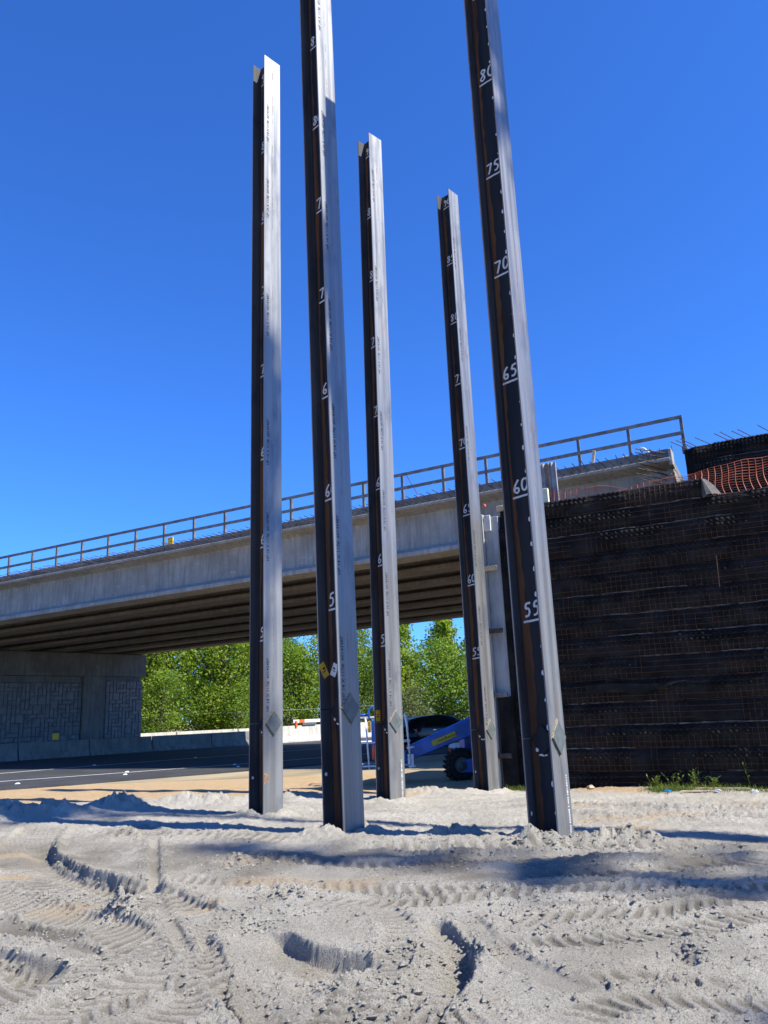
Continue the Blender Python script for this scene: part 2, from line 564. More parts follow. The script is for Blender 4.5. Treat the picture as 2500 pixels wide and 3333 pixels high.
def build_sand():
    rows = [3.3]
    while rows[-1] < 24.0:
        rows.append(rows[-1] * (1.0018 if rows[-1] < 9 else 1.0035))
    yv = np.array(rows); nx = 800
    t = np.linspace(-1, 1, nx)
    Y = np.repeat(yv[:, None], nx, 1)
    X = t[None, :] * (.60 * (Y + 1.6))
    h = base_h(X, Y)
    fine = sstep(20 - Y, 0, 8)
    # slow waves, lumps, crumbs
    h += .050 * fbm(X, Y, .55, 3, 11) + .022 * fbm(X, Y, 1.9, 2, 23)
    lump = sstep(fbm(X, Y, .8, 3, 31), -.15, .35)
    rid = 1 - np.abs(fbm(X, Y, 4.2, 4, 41)) * 2
    for px_, py_ in ((-1.966, 12.61), (-.674, 10.484), (-.07, 14.765), (1.819, 16.426), (1.71, 9.307)):
        rr_ = np.hypot(X - px_, (Y - py_) * 1.1)
        h += (.075 * np.exp(-((rr_ - .34) / .16) ** 2) - .02 * np.exp(-(rr_ / .2) ** 2)) * (.55 + 1.3 * fbm(X, Y, 3.1, 3, 171))
    h += .012 * lump * rid * fine
    crumb_far = sstep(Y, 8.6, 10.5)
    h += (.003 + .007 * lump + .024 * crumb_far) * fbm(X, Y, 11, 4, 53, .55) * fine
    damp_shade = np.zeros(X.shape)
    h0 = base_h(X, Y) + .050 * fbm(X, Y, .55, 3, 11) + .022 * fbm(X, Y, 1.9, 2, 23)
    flat = np.zeros(X.shape)
    crum = np.abs(fbm(X, Y, 13, 4, 181, .65))
    EDGE = []
    n_edge = fbm(X, Y, 7, 3, 67) * .035

    n_fine = fbm(X, Y, 16, 3, 141) * .0035
    n_slow = fbm(X, Y, 2.2, 2, 151) * .05

    def region(poly, pad):
        P = np.array(poly)
        k = (X > P[:, 0].min() - pad) & (X < P[:, 0].max() + pad) & (Y > P[:, 1].min() - pad) & (Y < P[:, 1].max() + pad)
        return np.where(k)

    def track(poly, half, depth, lug=0, lugd=0, skew=0.0, berm=.03, duty=.0, dampn=.6, split=False):
        nonlocal h
        k = region(poly, half * 2.2 + .1)
        x, y = X[k], Y[k]
        d, s, L = poly_dist(x, y, poly)
        ne = n_edge[k]
        ad = np.abs(d) + ne * .6
        end = sstep(s, -.1, .35) * sstep(L + .1 - s, 0, .45)
        ins = sstep(half - ad, -.010, .022) * end
        dz = -depth * ins
        wet = ins
        if lug:
            ph = s + skew * (np.abs(d) if split else d) + ne * .25
            if split:
                ph = ph + np.where(d > 0, lug * .5, 0)
            pat = np.sin(2 * np.pi * ph / lug)
            bar = sstep(pat, duty - .30, duty + .30)
            dz += .62 * lugd * bar * ins * np.clip(.9 + 9 * n_slow[k], .35, 1.3)
            wet = ins * (1 - .85 * bar)
        bm = np.exp(-((ad - half * 1.0 - .045) / .055) ** 2) * end
        dz += berm * bm * (.7 + 6 * ne)
        dz += berm * bm * 1.1 * (crum[k] - .12)
        mx_ = ins * .75
        h[k] = h[k] * (1 - mx_) + (h0[k] * .6 + h[k].mean() * .4) * mx_ * .0 + (h0[k]) * mx_ + dz
        damp_shade[k] = np.maximum(damp_shade[k] * (1 - ins * .6), wet * dampn * (1.25 + 6 * ne))
        flat[k] = np.maximum(flat[k], ins)
        EDGE.append((poly, half))

    def scarp(poly, drop, width, side=1):
        nonlocal h
        k = region(poly, width + .2)
        x, y = X[k], Y[k]
        d, s, L = poly_dist(x, y, poly)
        ne = n_edge[k]
        d = d * side + n_slow[k] + n_fine[k]
        end = sstep(s, -.05, .25) * sstep(L - s, -.05, .25)
        low = sstep(d, -.004, .022) * (1 - sstep(d, width * .35, width)) * end
        lip = np.exp(-((d + .05) / .06) ** 2) * end
        h[k] += -drop * low + drop * .35 * lip
        damp_shade[k] = np.maximum(damp_shade[k], low * .3)

    def mound(x, y, rx, ry, hh, rough=.5, ang=0.0):
        nonlocal h
        ca, sa = math.cos(ang), math.sin(ang)
        dx, dy = X - x, Y - y
        a, b_ = (dx * ca + dy * sa) / rx, (-dx * sa + dy * ca) / ry
        g = np.exp(-(a * a + b_ * b_)) 
        h += hh * g * (1 + rough * fbm(X, Y, 6, 4, int(97 + x * 10) % 400, .6) * 1.6)

    # tyre and crawler tracks
    track([(-4.12, 8.27), (-3.72, 7.92), (-3.19, 7.33), (-2.73, 6.88), (-2.38, 6.56), (-2.13, 6.32), (-1.74, 5.79), (-1.44, 5.48)], .21, .030, .105, .034, .5, .035, .15)
    track([(-4.97, 11.9), (-4.74, 10.88), (-4.41, 9.89), (-3.95, 9.03), (-3.42, 8.35), (-2.98, 7.98), (-2.59, 7.71), (-2.25, 7.43), (-1.9, 6.95), (-1.54, 6.5)], .30, .040, .13, .036, .4, .045, .1)
    scarp([(-4.19, 10.44), (-4.18, 10.26), (-4.03, 9.9), (-3.71, 9.33), (-3.33, 8.81), (-3.04, 8.47), (-2.68, 8.14), (-2.34, 7.8)], .085, .40, -1)
    track([(-2.95, 5.72), (-2.72, 5.60), (-2.37, 5.38), (-2.02, 5.20)], .16, .04, .11, .032, .6, .02, .1)
    scarp([(-2.86, 5.93), (-2.7, 5.82), (-2.33, 5.58), (-1.99, 5.38)], .075, .38, -1)
    track([(-3.31, 6.87), (-3.15, 6.75), (-2.86, 6.52), (-2.53, 6.25), (-2.23, 5.97)], .14, .030, 0, 0, 0, .03, 0, .7)
    track([(-3.04, 6.37), (-2.94, 6.31), (-2.48, 6.05), (-2.03, 5.73), (-1.7, 5.48)], .035, .018, 0, 0, 0, .012, 0, .3)
    track([(-2.0, 4.40), (-1.81, 4.64), (-1.69, 4.86), (-1.55, 5.05), (-1.39, 5.23), (-1.25, 5.45)], .27, .030, .125, .034, .7, .03, .15, .5, True)
    track([(-1.70, 5.40), (-1.60, 5.75), (-1.54, 6.1), (-1.55, 6.5)], .20, .02, .085, .03, .1, .02, .1)
    track([(-3.06, 10.58), (-2.62, 9.1), (-2.32, 8.07), (-2.07, 7.31), (-1.8, 6.63), (-1.52, 5.95), (-1.32, 5.5)], .055, .030, 0, 0, 0, .022, 0, .15)
    track([(-1.44, 6.18), (-1.31, 5.84), (-1.2, 5.32), (-1.14, 5.17), (-0.99, 4.83), (-0.79, 4.49), (-.6, 4.2)], .045, .045, 0, 0, 0, .030, 0, .25)
    track([(0.94, 7.58), (1.31, 7.57), (1.72, 7.57), (2.14, 7.59), (2.59, 7.71), (3.04, 7.78), (3.6, 7.95)], .21, .045, .155, .06, .55, .03, .25)
    mound(1.8, 8.08, .95, .13, .07, .5, .03)
    track([(0.27, 6.27), (0.3, 5.78), (0.27, 5.38), (0.2, 4.99), (0.08, 4.7), (-0.03, 4.45), (-.15, 4.2)], .19, .05, .105, .05, .1, .03, .1, .4)
    scarp([(0.16, 6.30), (0.30, 6.25), (0.42, 6.0), (0.46, 5.5), (0.39, 5.05), (0.28, 4.81)], .07, .25, -1)
    track([(0.75, 6.15), (1.13, 6.13), (1.38, 6.19), (1.69, 6.11), (2.01, 6.16), (2.6, 6.3)], .14, .025, .12, .04, -.6, .02, .1)
    track([(0.9, 4.91), (1.19, 4.91), (1.33, 4.95), (1.47, 4.85), (1.9, 4.8)], .11, .035, .13, .05, .3, .025, .2)
    track([(-0.13, 4.71), (0.08, 4.47), (0.25, 4.40), (0.5, 4.36)], .16, .03, .11, .045, .5, .02, .1)
    track([(0.46, 6.52), (0.55, 5.75), (0.67, 5.27), (0.84, 4.95), (1.05, 4.6)], .10, .018, 0, 0, 0, .02, 0, .2)
    track([(2.2, 11.9), (3.2, 11.3), (4.4, 10.9), (5.6, 10.6)], .22, .05, .16, .03, .3, .05, .1)
    track([(2.6, 13.0), (3.8, 12.3), (5.0, 11.9), (6.5, 11.5)], .2, .05, .16, .03, .3, .05, .1)
    track([(-.5, 9.35), (.6, 9.0), (1.8, 8.75), (3.6, 8.7)], .2, .03, .16, .03, .4, .03, .1)
    # further passes, older and fainter ones among them
    track([(-4.6, 8.9), (-3.9, 8.45), (-3.2, 7.85), (-2.6, 7.3), (-2.1, 6.9)], .16, .022, .11, .03, -.5, .025, .1)
    track([(-3.6, 6.2), (-3.0, 5.75), (-2.5, 5.45)], .12, .02, .10, .028, .4, .02, .1)
    track([(-2.6, 4.9), (-2.2, 5.05), (-1.9, 5.35), (-1.75, 5.8)], .17, .022, .10, .03, .5, .02, .1)
    track([(-1.6, 4.15), (-1.25, 4.5), (-1.1, 4.9), (-1.2, 5.4), (-1.45, 6.0)], .13, .022, .10, .03, .3, .02, .1)
    track([(-2.3, 8.2), (-1.5, 7.75), (-.6, 7.45), (.4, 7.1), (1.2, 6.75)], .17, .022, .13, .03, .5, .028, .1)
    track([(-1.9, 9.3), (-.9, 8.55), (.2, 8.2), (1.2, 8.25)], .19, .022, .14, .028, .4, .028, .1)
    track([(-.8, 7.0), (-.1, 6.75), (.5, 6.9), (1.3, 7.0), (2.4, 6.85), (3.4, 6.9)], .15, .022, .12, .032, -.4, .025, .1)
    track([(.6, 5.75), (1.1, 5.55), (1.7, 5.65), (2.4, 5.9), (3.1, 6.0)], .14, .022, .115, .03, .5, .025, .1)
    track([(.75, 4.3), (1.1, 4.55), (1.6, 4.45), (2.2, 4.3)], .15, .022, .11, .03, .3, .025, .1)
    track([(-.55, 4.2), (-.35, 4.6), (-.25, 5.0)], .13, .02, .10, .032, .2, .02, .1)
    track([(-.15, 6.6), (.02, 6.1), (-.02, 5.6), (-.1, 5.15), (-.2, 4.7), (-.28, 4.2)], .13, .03, .105, .04, .1, .025, .1)
    track([(.9, 6.6), (1.6, 6.45), (2.3, 6.55), (3.2, 6.4)], .10, .018, 0, 0, 0, .02, 0, .5)
    track([(.7, 7.25), (1.5, 7.2), (2.5, 7.3), (3.6, 7.35)], .09, .016, 0, 0, 0, .018, 0, .4)
    track([(-.2, 8.9), (.9, 8.45), (2.2, 8.4), (3.8, 8.3)], .12, .018, 0, 0, 0, .02, 0, .4)
    track([(-4.4, 11.2), (-3.2, 10.9), (-2.2, 10.5), (-1.3, 9.9)], .2, .03, .15, .035, .3, .03, .1)
    track([(-3.9, 12.2), (-3.3, 11.3), (-3.0, 10.4)], .16, .025, .14, .03, .1, .025, .1)
    # the dug-out hollow in front
    mound(-.62, 5.25, .42, .33, -.085, .25)
    mound(-1.14, 6.28, .20, .14, -.07, .3)
    mound(-1.12, 6.60, .26, .10, .05, .5)
    scarp([(-0.92, 6.04), (-0.62, 5.76), (-0.46, 5.66), (-0.29, 5.53), (-0.10, 5.42)], .115, .40, -1)
    scarp([(-1.20, 5.36), (-1.15, 5.16), (-1.01, 4.83), (-0.82, 4.52), (-.66, 4.3)], .07, .30, 1)
    mound(-.3, 5.0, .16, .30, .05, .7, .5)
    mound(1.72, 5.24, .085, .10, -.075, .4)
    mound(1.80, 5.32, .10, .09, .05, .7)
    # heaps
    mound(-2.18, 6.73, .20, .13, .085, 1.0, -.4)
    mound(-.93, 7.23, .30, .10, .085, 1.0, -.5)
    mound(-1.52, 8.75, .55, .30, .05, .8)
    mound(2.45, 9.12, .38, .16, .14, .9)
    mound(.65, 9.85, .32, .13, .10, .9)
    mound(1.55, 9.02, .32, .16, .07, .8)
    mound(1.05, 9.35, .5, .2, .04, .8)
    mound(-.9, 10.15, .35, .2, .06, .8)
    mound(-5.6, 13.6, .5, .22, .22, .5, .4)
    mound(-4.7, 14.15, .6, .25, .20, .5, -.2)
    mound(-3.4, 14.6, .9, .3, .16, .6, -.2)
    mound(-6.3, 13.2, .5, .3, .15, .5)
    mound(-7.3, 14.8, .8, .3, .18, .5)
    mound(.55, 16.2, .8, .25, .10, .6)
    mound(-2.2, 15.6, .9, .3, .12, .6)
    grit = sstep(fbm(X, Y, 1.7, 3, 161), -.25, .25)
    rough_ = fine * (1 - .75 * flat)
    h += (.004 + .010 * grit) * fbm(X, Y, 26, 3, 71, .65) * rough_ + (.0035 + .006 * grit) * fbm(X, Y, 46, 2, 77, .7) * (rough_ + .15)
    # smoothed strips in front of the wall and towards the road; edges sink to the surrounding ground
    edge = np.minimum(sstep(1 - np.abs(t)[None, :] + 0 * Y, 0, .10), np.minimum(sstep(24.0 - Y, 0, 3), 1))
    h = -.20 + (h + .20) * edge
    # clay
    dn = fbm(X, Y, .9, 4, 83) * 1.3 + fbm(X, Y, 5, 3, 89) * .35
    line = np.interp(X, [-12, -9.2, -6.2, -3.6, -1, .4, 1.5, 2.6, 4, 7, 12], [18.0, 18.4, 18.0, 17.6, 17.4, 16.6, 16.7, 16.6, 15.35, 14.55, 13])
    dirt = sstep(Y + dn * .8 - line, -.25, .35)
    for x, y, r, a in [(2.75, 10.9, .9, .6), (2.75, 9.95, .6, .7), (2.9, 12.6, .8, .5), (-2.73, 7.2, .5, .4), (-4.47, 9.9, .4, .6), (-1.62, 6.95, .35, .55),
                       (-3.9, 8.6, .35, .6), (-1.2, 7.8, .8, .45), (-.46, 7.6, .6, .5), (-1.5, 8.7, .5, .35), (3.9, 11.4, .6, .5), (5.2, 12.4, .7, .6), (.35, 15.9, .4, .7)]:
        g = np.exp(-(((X - x) / r) ** 2 + ((Y - y) / (r * .45)) ** 2))
        dirt = np.maximum(dirt, a * sstep(g + dn * .35, .35, .95))
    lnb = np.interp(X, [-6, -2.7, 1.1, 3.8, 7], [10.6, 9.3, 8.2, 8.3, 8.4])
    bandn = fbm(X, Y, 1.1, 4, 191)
    damp_shade = np.maximum(damp_shade, .75 * np.exp(-((Y - lnb + bandn * .9) / .75) ** 2) * sstep(bandn, -.55, .15))  # band before the piles: tree shade painted in with the damp tint
    damp_shade += .30 * sstep(fbm(X, Y, 1.2, 4, 101), .1, .5)
    damp_shade = np.clip(damp_shade, 0, .95) * (1 - dirt * .7)
    ny = len(yv)
    co = np.stack([X, Y, h], -1).reshape(-1, 3)
    idx = np.arange(nx * ny).reshape(ny, nx)
    q = np.stack([idx[:-1, :-1], idx[:-1, 1:], idx[1:, 1:], idx[1:, :-1]], -1).reshape(-1, 4)
    me = bpy.data.meshes.new('sand')
    me.vertices.add(len(co)); me.vertices.foreach_set('co', co.ravel())
    me.loops.add(q.size); me.loops.foreach_set('vertex_index', q.ravel())
    me.polygons.add(len(q))
    me.polygons.foreach_set('loop_start', np.arange(len(q)) * 4)
    me.polygons.foreach_set('loop_total', np.full(len(q), 4))
    me.polygons.foreach_set('use_smooth', np.ones(len(q), bool))
    me.update()
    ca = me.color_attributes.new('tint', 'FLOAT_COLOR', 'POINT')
    cl = np.stack([dirt, damp_shade, 0 * dirt, 1 + 0 * dirt], -1).reshape(-1, 4)
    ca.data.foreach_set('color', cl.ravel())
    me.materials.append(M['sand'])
    o = bpy.data.objects.new('sand', me)
    COL.objects.link(o)
    tag(o, kind='structure')
    return X, Y, h, EDGE

SX, SY, SH, EDGES = build_sand()
def ground_z(x, y):
    i = int(np.clip(np.searchsorted(SY[:, 0], y), 1, SY.shape[0] - 1))
    row = SX[i]
    j = int(np.clip(np.searchsorted(row, x), 1, len(row) - 1))
    return float(SH[i, j])

# outlying ground and the road
g = MB(); g.add([(-900, -300, -.205), (900, -300, -.205), (900, 1500, -.205), (-900, 1500, -.205)], [(0, 1, 2, 3)])
tag(g.build('ground', 'far_ground'), kind='structure')

def strip(pts_a, pts_b, z):
    mb = MB(); n = len(pts_a)
    mb.add([(x, y, z) for x, y in pts_a] + [(x, y, z) for x, y in pts_b], [(i, i + 1, n + i + 1, n + i) for i in range(n - 1)])
    return mb
near_edge = [(-80, -22), (-30, 9.5), (-11.0, 23.0), (-8.0, 25.2), (-4.84, 27.3), (-1, 30.2), (5, 36), (30, 62), (80, 120)]
far_edge = [(-130, -60), (-60, 8), (-22.3, 40.0), (-18.4, 43.4), (-13.0, 49.0), (-8, 53.0), (1.6, 61.5), (26, 84), (76, 135)]
road = tag(strip(near_edge, far_edge, -.15).build('road', 'asphalt'), kind='structure')
# ragged shoulder lip keeps the sheet from floating
g = MB(); n = len(near_edge)
g.add([(x, y, -.15) for x, y in near_edge] + [(x, y, -.24) for x, y in near_edge], [(i, i + 1, n + i + 1, n + i) for i in range(n - 1)])
g.build('road_edge', 'asphalt', road)
def line_strip(pts, wdt, z=-.146):
    a, b = [], []
    for i, p in enumerate(pts):
        q0 = Vector(pts[max(i - 1, 0)]); q1 = Vector(pts[min(i + 1, len(pts) - 1)])
        d = (q1 - q0).normalized(); nn = Vector((-d.y, d.x)) * wdt / 2
        a.append(tuple(Vector(p) - nn)); b.append(tuple(Vector(p) + nn))
    return strip(a, b, z)
l1 = [(-60, -14), (-30, 14), (-14.84, 30.9), (-12.9, 33.3), (-10.0, 36.0), (-6.83, 38.7), (-3.71, 41.9), (8, 53), (40, 87)]
l2 = [(-60, -8), (-30, 13.5), (-12.62, 26.3), (-10.64, 27.5), (-7.9, 29.3), (-5.45, 31.0), (-2.94, 33.0), (4, 39), (36, 72)]
line_strip(l1, .16).build('lane_line', 'road_paint', road)
line_strip(l2, .14).build('lane_line', 'road_paint', road)
stud = MB(); stud.add([(-.06, -.06, 0), (.06, -.06, 0), (.06, .06, 0), (-.06, .06, 0), (-.03, -.03, .03), (.03, -.03, .03), (.03, .03, .03), (-.03, .03, .03)],
                      [(0, 1, 5, 4), (1, 2, 6, 5), (2, 3, 7, 6), (3, 0, 4, 7), (4, 5, 6, 7)])
stud_me = stud.mesh('road_stud'); stud_me.materials.append(M['road_paint'])
for x, y in [(-9.3, 28.6), (-11.4, 24.9), (-5.9, 30.4), (-8.9, 27.2), (-12.5, 34.2), (-9.0, 37.2), (-5.5, 29.0)]:
    piece('road_stud', stud_me, road, (x, y, -.146))

# ------------------------------------------------------------------ piles
H_D, H_B, H_TF, H_TW = .361, .378, .0204, .0204
DIG = {  # hand-sprayed digits as strokes in a 1 x 1.6 box
 '0': [[(.62, 1.5), (.25, 1.35), (.08, .7), (.25, .1), (.6, .15), (.85, .75), (.78, 1.35), (.55, 1.52)]],
 '5': [[(.9, 1.5), (.35, 1.42), (.22, .9), (.6, .95), (.78, .55), (.55, .12), (.15, .1)]],
 '6': [[(.75, 1.55), (.3, 1.0), (.1, .4), (.4, .05), (.75, .25), (.7, .65), (.35, .62), (.14, .38)]],
 '7': [[(.05, 1.35), (.5, 1.42), (.9, 1.5), (.6, .8), (.4, .02)]],
 '8': [[(.75, 1.4), (.4, 1.55), (.2, 1.2), (.55, .85), (.78, .4), (.45, .05), (.12, .35), (.5, .85), (.8, 1.15), (.72, 1.42)]],
 '9': [[(.8, 1.2), (.45, 1.5), (.18, 1.15), (.5, .85), (.8, 1.15), (.78, 1.4), (.7, .6), (.45, .05)]],
}
def ribbon(mb, pts, wdt, org, ex, ey, en):
    P = [Vector((a, b)) for a, b in pts]
    for _ in range(2):
        Q = [P[0]]
        for i in range(len(P) - 1):
            Q += [P[i] * .75 + P[i + 1] * .25, P[i] * .25 + P[i + 1] * .75]
        Q.append(P[-1]); P = Q
    k = len(mb.v)
    if mb.uv is None: mb.uv = []
    for i, p in enumerate(P):
        d = (P[min(i + 1, len(P) - 1)] - P[max(i - 1, 0)]).normalized()
        nn = Vector((-d.y, d.x)) * wdt / 2
        for sgn, v in ((-1, 0), (1, 1)):
            q = p + nn * sgn
            mb.v.append(tuple(org + ex * q.x + ey * q.y + en * (.0008 * (i % 7))))
            mb.uv.append((i / len(P), v))
    for i in range(len(P) - 1):
        a = k + 2 * i
        mb.f.append((a, a + 2, a + 3, a + 1))

def make_pile(idx, x0, y0, z55, lean, psi, diaz, topft, label):
    psi = rad(psi)
    n_ = Vector((math.sin(psi), -math.cos(psi), 0))
    l_ = Vector((-math.cos(psi), -math.sin(psi), 0))
    zc0 = 1.5                                          # lean is measured from camera height
    ax = Vector((lean[0], lean[1], 1.0)).normalized()
    def P(a, b, z):                                    # a along flange normal, b along l
        return Vector((x0 + lean[0] * (z - zc0), y0 + lean[1] * (z - zc0), z)) + n_ * a + l_ * b
    zb = -.7
    zt = z55 + (topft - 55) * .3048
    t = thing('steel_pile', P(0, 0, zb), label, 'pile', 'steel piles standing in the sand')
    def slab(a0, a1, b0, b1, z0=zb, z1=zt):
        mb = MB()
        vs = [P(a, b, z) for z in (z0, z1) for a, b in ((a0, b0), (a1, b0), (a1, b1), (a0, b1))]
        return mb.add(vs, [(0, 1, 2, 3), (7, 6, 5, 4), (0, 4, 5, 1), (1, 5, 6, 2), (2, 6, 7, 3), (3, 7, 4, 0)])
    hd, hb = H_D / 2, H_B / 2
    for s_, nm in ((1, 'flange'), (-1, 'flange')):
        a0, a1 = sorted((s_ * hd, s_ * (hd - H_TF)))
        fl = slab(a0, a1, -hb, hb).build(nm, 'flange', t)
        # inner faces have their shade painted in as darker steel, the sawn edges rust
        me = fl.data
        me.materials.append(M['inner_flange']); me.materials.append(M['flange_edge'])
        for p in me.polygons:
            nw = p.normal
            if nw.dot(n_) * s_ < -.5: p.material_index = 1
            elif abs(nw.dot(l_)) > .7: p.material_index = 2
        bv = fl.modifiers.new('bevel', 'BEVEL'); bv.width = .003; bv.segments = 1
    # web with rolled fillets
    hw, r = H_TW / 2, .016
    ai = hd - H_TF
    prof = [(-ai, -hw - r), (-ai + r * .35, -hw - r * .35), (-ai + r, -hw), (ai - r, -hw), (ai - r * .35, -hw - r * .35), (ai, -hw - r),
            (ai, hw + r), (ai - r * .35, hw + r * .35), (ai - r, hw), (-ai + r, hw), (-ai + r * .35, hw + r * .35), (-ai, hw + r)]
    mb = MB()
    vs = [P(a, b, zb) for a, b in prof] + [P(a, b, zt - .002) for a, b in prof]
    k = len(prof)
    mb.add(vs, [(i, (i + 1) % k, k + (i + 1) % k, k + i) for i in range(k)] + [tuple(range(k))[::-1], tuple(range(k, 2 * k))])
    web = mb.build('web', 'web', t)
    # rusty run-off strip beside the rear fillet, ragged on its open side
    mb = MB(); rs = random.Random(idx); zz = zb; vs = []; fs = []
    nseg = int((zt - zb) / .12)
    for i in range(nseg + 1):
        z = zb + (zt - zb - .01) * i / nseg
        wv = .052 + .022 * math.sin(z * 1.3 + idx) + rs.uniform(-.012, .012) + (.03 if z < diaz + 1.4 else 0)
        vs += [P(-ai + r + .001, hw + .0015, z), P(-ai + r + wv, hw + .0015, z)]
    fs = [(2 * i, 2 * i + 2, 2 * i + 3, 2 * i + 1) for i in range(nseg)]
    mb.add(vs, fs).build('rust_strip', 'rust', web)
    # centre seam on the outer face: a broken rusty line
    mb = MB(); z = diaz + .25
    while z < zt - .3:
        ln = rs.uniform(.03, .22); off = rs.uniform(-.006, .006) - .005
        w_ = rs.uniform(.0018, .0042)
        mb.add([P(hd + .0012, off - w_, z), P(hd + .0012, off + w_, z), P(hd + .0012, off + w_ + rs.uniform(-.003, .003), z + ln), P(hd + .0012, off - w_, z + ln)], [(0, 1, 2, 3)])
        z += ln + (rs.uniform(.0, .06) if rs.random() < .75 else rs.uniform(.1, .5))
    for off in (-.004, .045):
        mb.add([P(hd + .0012, off - .002, zb), P(hd + .0012, off + .002, zb), P(hd + .0012, off + .002, diaz - .19), P(hd + .0012, off - .002, diaz - .19)], [(0, 1, 2, 3)])
    tag(mb.build('seam', 'seam', t), kind='stuff')
    # diamond splice plates with weld beads
    def diamond(face_o, ex, en, half, hole=False, mt_='splice'):
        c = face_o
        mb = MB()
        zv = ax
        cs = [c + zv * half, c + ex * half * .86, c - zv * half, c - ex * half * .86]
        vs = [q + en * .001 for q in cs] + [q + en * .026 for q in cs]
        mb.add(vs, [(3, 2, 1, 0), (4, 5, 6, 7), (0, 1, 5, 4), (1, 2, 6, 5), (2, 3, 7, 6), (3, 0, 4, 7)])
        pl = mb.build('splice_plate', mt_, t, bevel=.002)
        wb = MB()
        for i in range(4):
            p, q = cs[i], cs[(i + 1) % 4]
            if hole and i == 2:
                continue
            npt = 14
            pts = [p.lerp(q, j / npt) + en * (.008 + rs.uniform(-.003, .003)) + ex * rs.uniform(-.002, .002) for j in range(npt + 1)]
            wb.tube(pts, [.0085 + rs.uniform(-.003, .003) for _ in pts], 5)
        wb.build('weld_bead', 'weld' if mt_ == 'splice' else 'web', pl)
        # brown heat halo round the plate
        hb_ = MB(); vs = []; fs = []
        for i in range(24):
            f_ = i / 24 * 4; a = int(f_); tt = f_ - a
            p = cs[a].lerp(cs[(a + 1) % 4], tt) - c
            lim = .90
            o_ = p * (1.18 + .10 * math.sin(i * 2.3) + rs.uniform(-.05, .05))
            vs += [c + p * .98 + en * .0010, c + o_ + en * .0010]
        fs = [(2 * i, 2 * ((i + 1) % 24), 2 * ((i + 1) % 24) + 1, 2 * i + 1) for i in range(24)]
        vs = [c + ex * max(-.186, min(.186, (v - c).dot(ex))) + zv * (v - c).dot(zv) + en * .0010 for v in vs]
        hb_.add(vs, fs).build('heat_mark', 'scorch' if en.dot(n_) > .5 else 'web', pl)
    diamond(P(hd, 0, diaz), -l_, n_, .185, True)
    diamond(P(.0, hw, diaz - .02), n_, l_, .165, idx in (4, 5), 'web')  # plate and beads take the darkened web steel to stand for shade
    # splice line across the flanges
    mb = MB()
    mb.tube([P(hd, b_, diaz + .002 * math.sin(b_ * 90)) for b_ in np.linspace(-hb, hb, 17)], .0045, 5)
    mb.build('splice_weld', 'weld' if idx != 2 else 'web', t)
    mb = MB(); mb.tube([P(-ai, b_, diaz) for b_ in np.linspace(.02, hb, 9)], .006, 5)
    mb.build('splice_weld', 'weld' if idx != 2 else 'web', t)
    # sprayed foot marks on the web
    for ft in range(55, 95, 5):
        zz = z55 + (ft - 55) * .3048
        if zz + .25 > zt: 
            if not (ft == 90): continue
        mb = MB()
        sc_ = .118 * rs.uniform(.92, 1.08)
        org = P(-.122 + rs.uniform(-.012, .012), hw + .003, zz + .045)
        cx = 0
        for ch in str(ft):
            for st in DIG[ch]:
                pts = [(cx + (a + rs.uniform(-.05, .05)) * .95 * sc_, (b_ + rs.uniform(-.05, .05)) * sc_ + cx * .12) for a, b_ in st]
                ribbon(mb, pts, .037, org, n_, ax, l_)
            cx += sc_ * 1.0
        ribbon(mb, [(-.01, -.05), (.10, -.043), (.235, -.028)], .036, org, n_, ax, l_)
        mb.build('painted_number', 'spray_paint', web)
    # foot ticks beside the front flange
    if idx == 5:
        for f_ in range(47, 92):
            if f_ % 5 == 0: continue
            zz = z55 + (f_ - 55) * .3048
            if zz > zt: continue
            mb = MB(); cc = P(.078 + rs.uniform(-.010, .008), hw + .003, zz)
            rr = rs.uniform(.010, .021)
            vs = [cc] + [cc + n_ * rr * math.cos(a) + ax * rr * 1.6 * math.sin(a) * (1.25 if a < 3 else .9) for a in np.linspace(0, 2 * math.pi, 11)[:-1]]
            mb.add(vs, [(0, 1 + i, 1 + (i + 1) % 10) for i in range(10)]).build('tick_mark', 'white_paint', web)
    # daub of white under the web plate, white disc low on the rear flange for bright sand seen through a lifting hole
    mb = MB()
    for (a_, dz, w_, h_) in ((-.085, -.13, .022, .024), (-.01, -.185, .06, .016)):
        cc = P(a_, hw + .003, diaz + dz)
        vs = [cc] + [cc + n_ * w_ * math.cos(a) * rs.uniform(.75, 1.1) + ax * h_ * math.sin(a) * rs.uniform(.75, 1.1) for a in np.linspace(0, 2 * math.pi, 13)[:-1]]
        mb.add(vs, [(0, 1 + i, 1 + (i + 1) % 12) for i in range(12)])
    mb.build('paint_daub', 'white_paint', web)
    mb = MB(); cc = P(-ai + .0015, .13, diaz - .80)
    vs = [cc] + [cc + l_ * .022 * math.cos(a) + ax * .024 * math.sin(a) for a in np.linspace(0, 2 * math.pi, 13)[:-1]]
    mb.add(vs, [(0, 1 + (i + 1) % 12, 1 + i) for i in range(12)]).build('hole_disc', 'white_paint', t)
    # mill stencil reading up the outer face
    if idx != 5:
        step = 1.62; z = diaz + {1: .17, 2: .10, 3: .28, 4: .04}[idx]
        while z < zt - 1.3:
            place_text('stencil_lettering', 'HP 14 X 117#  60143487', .078, P(hd + .0016, .105, z), ax, l_, 'stencil', t, .95)
            z += step if rs.random() < .7 else step * 1.45
    if idx in (3, 5):
        place_text('stencil_lettering', 'VSG 622248 1-403 HP14X117', .05, P(hd + .0016, -.115, {3: .06, 5: .13}[idx]), ax, l_, 'pale_stencil', t, .95)
    return t, P, n_, l_, ax, hw, ai, hd

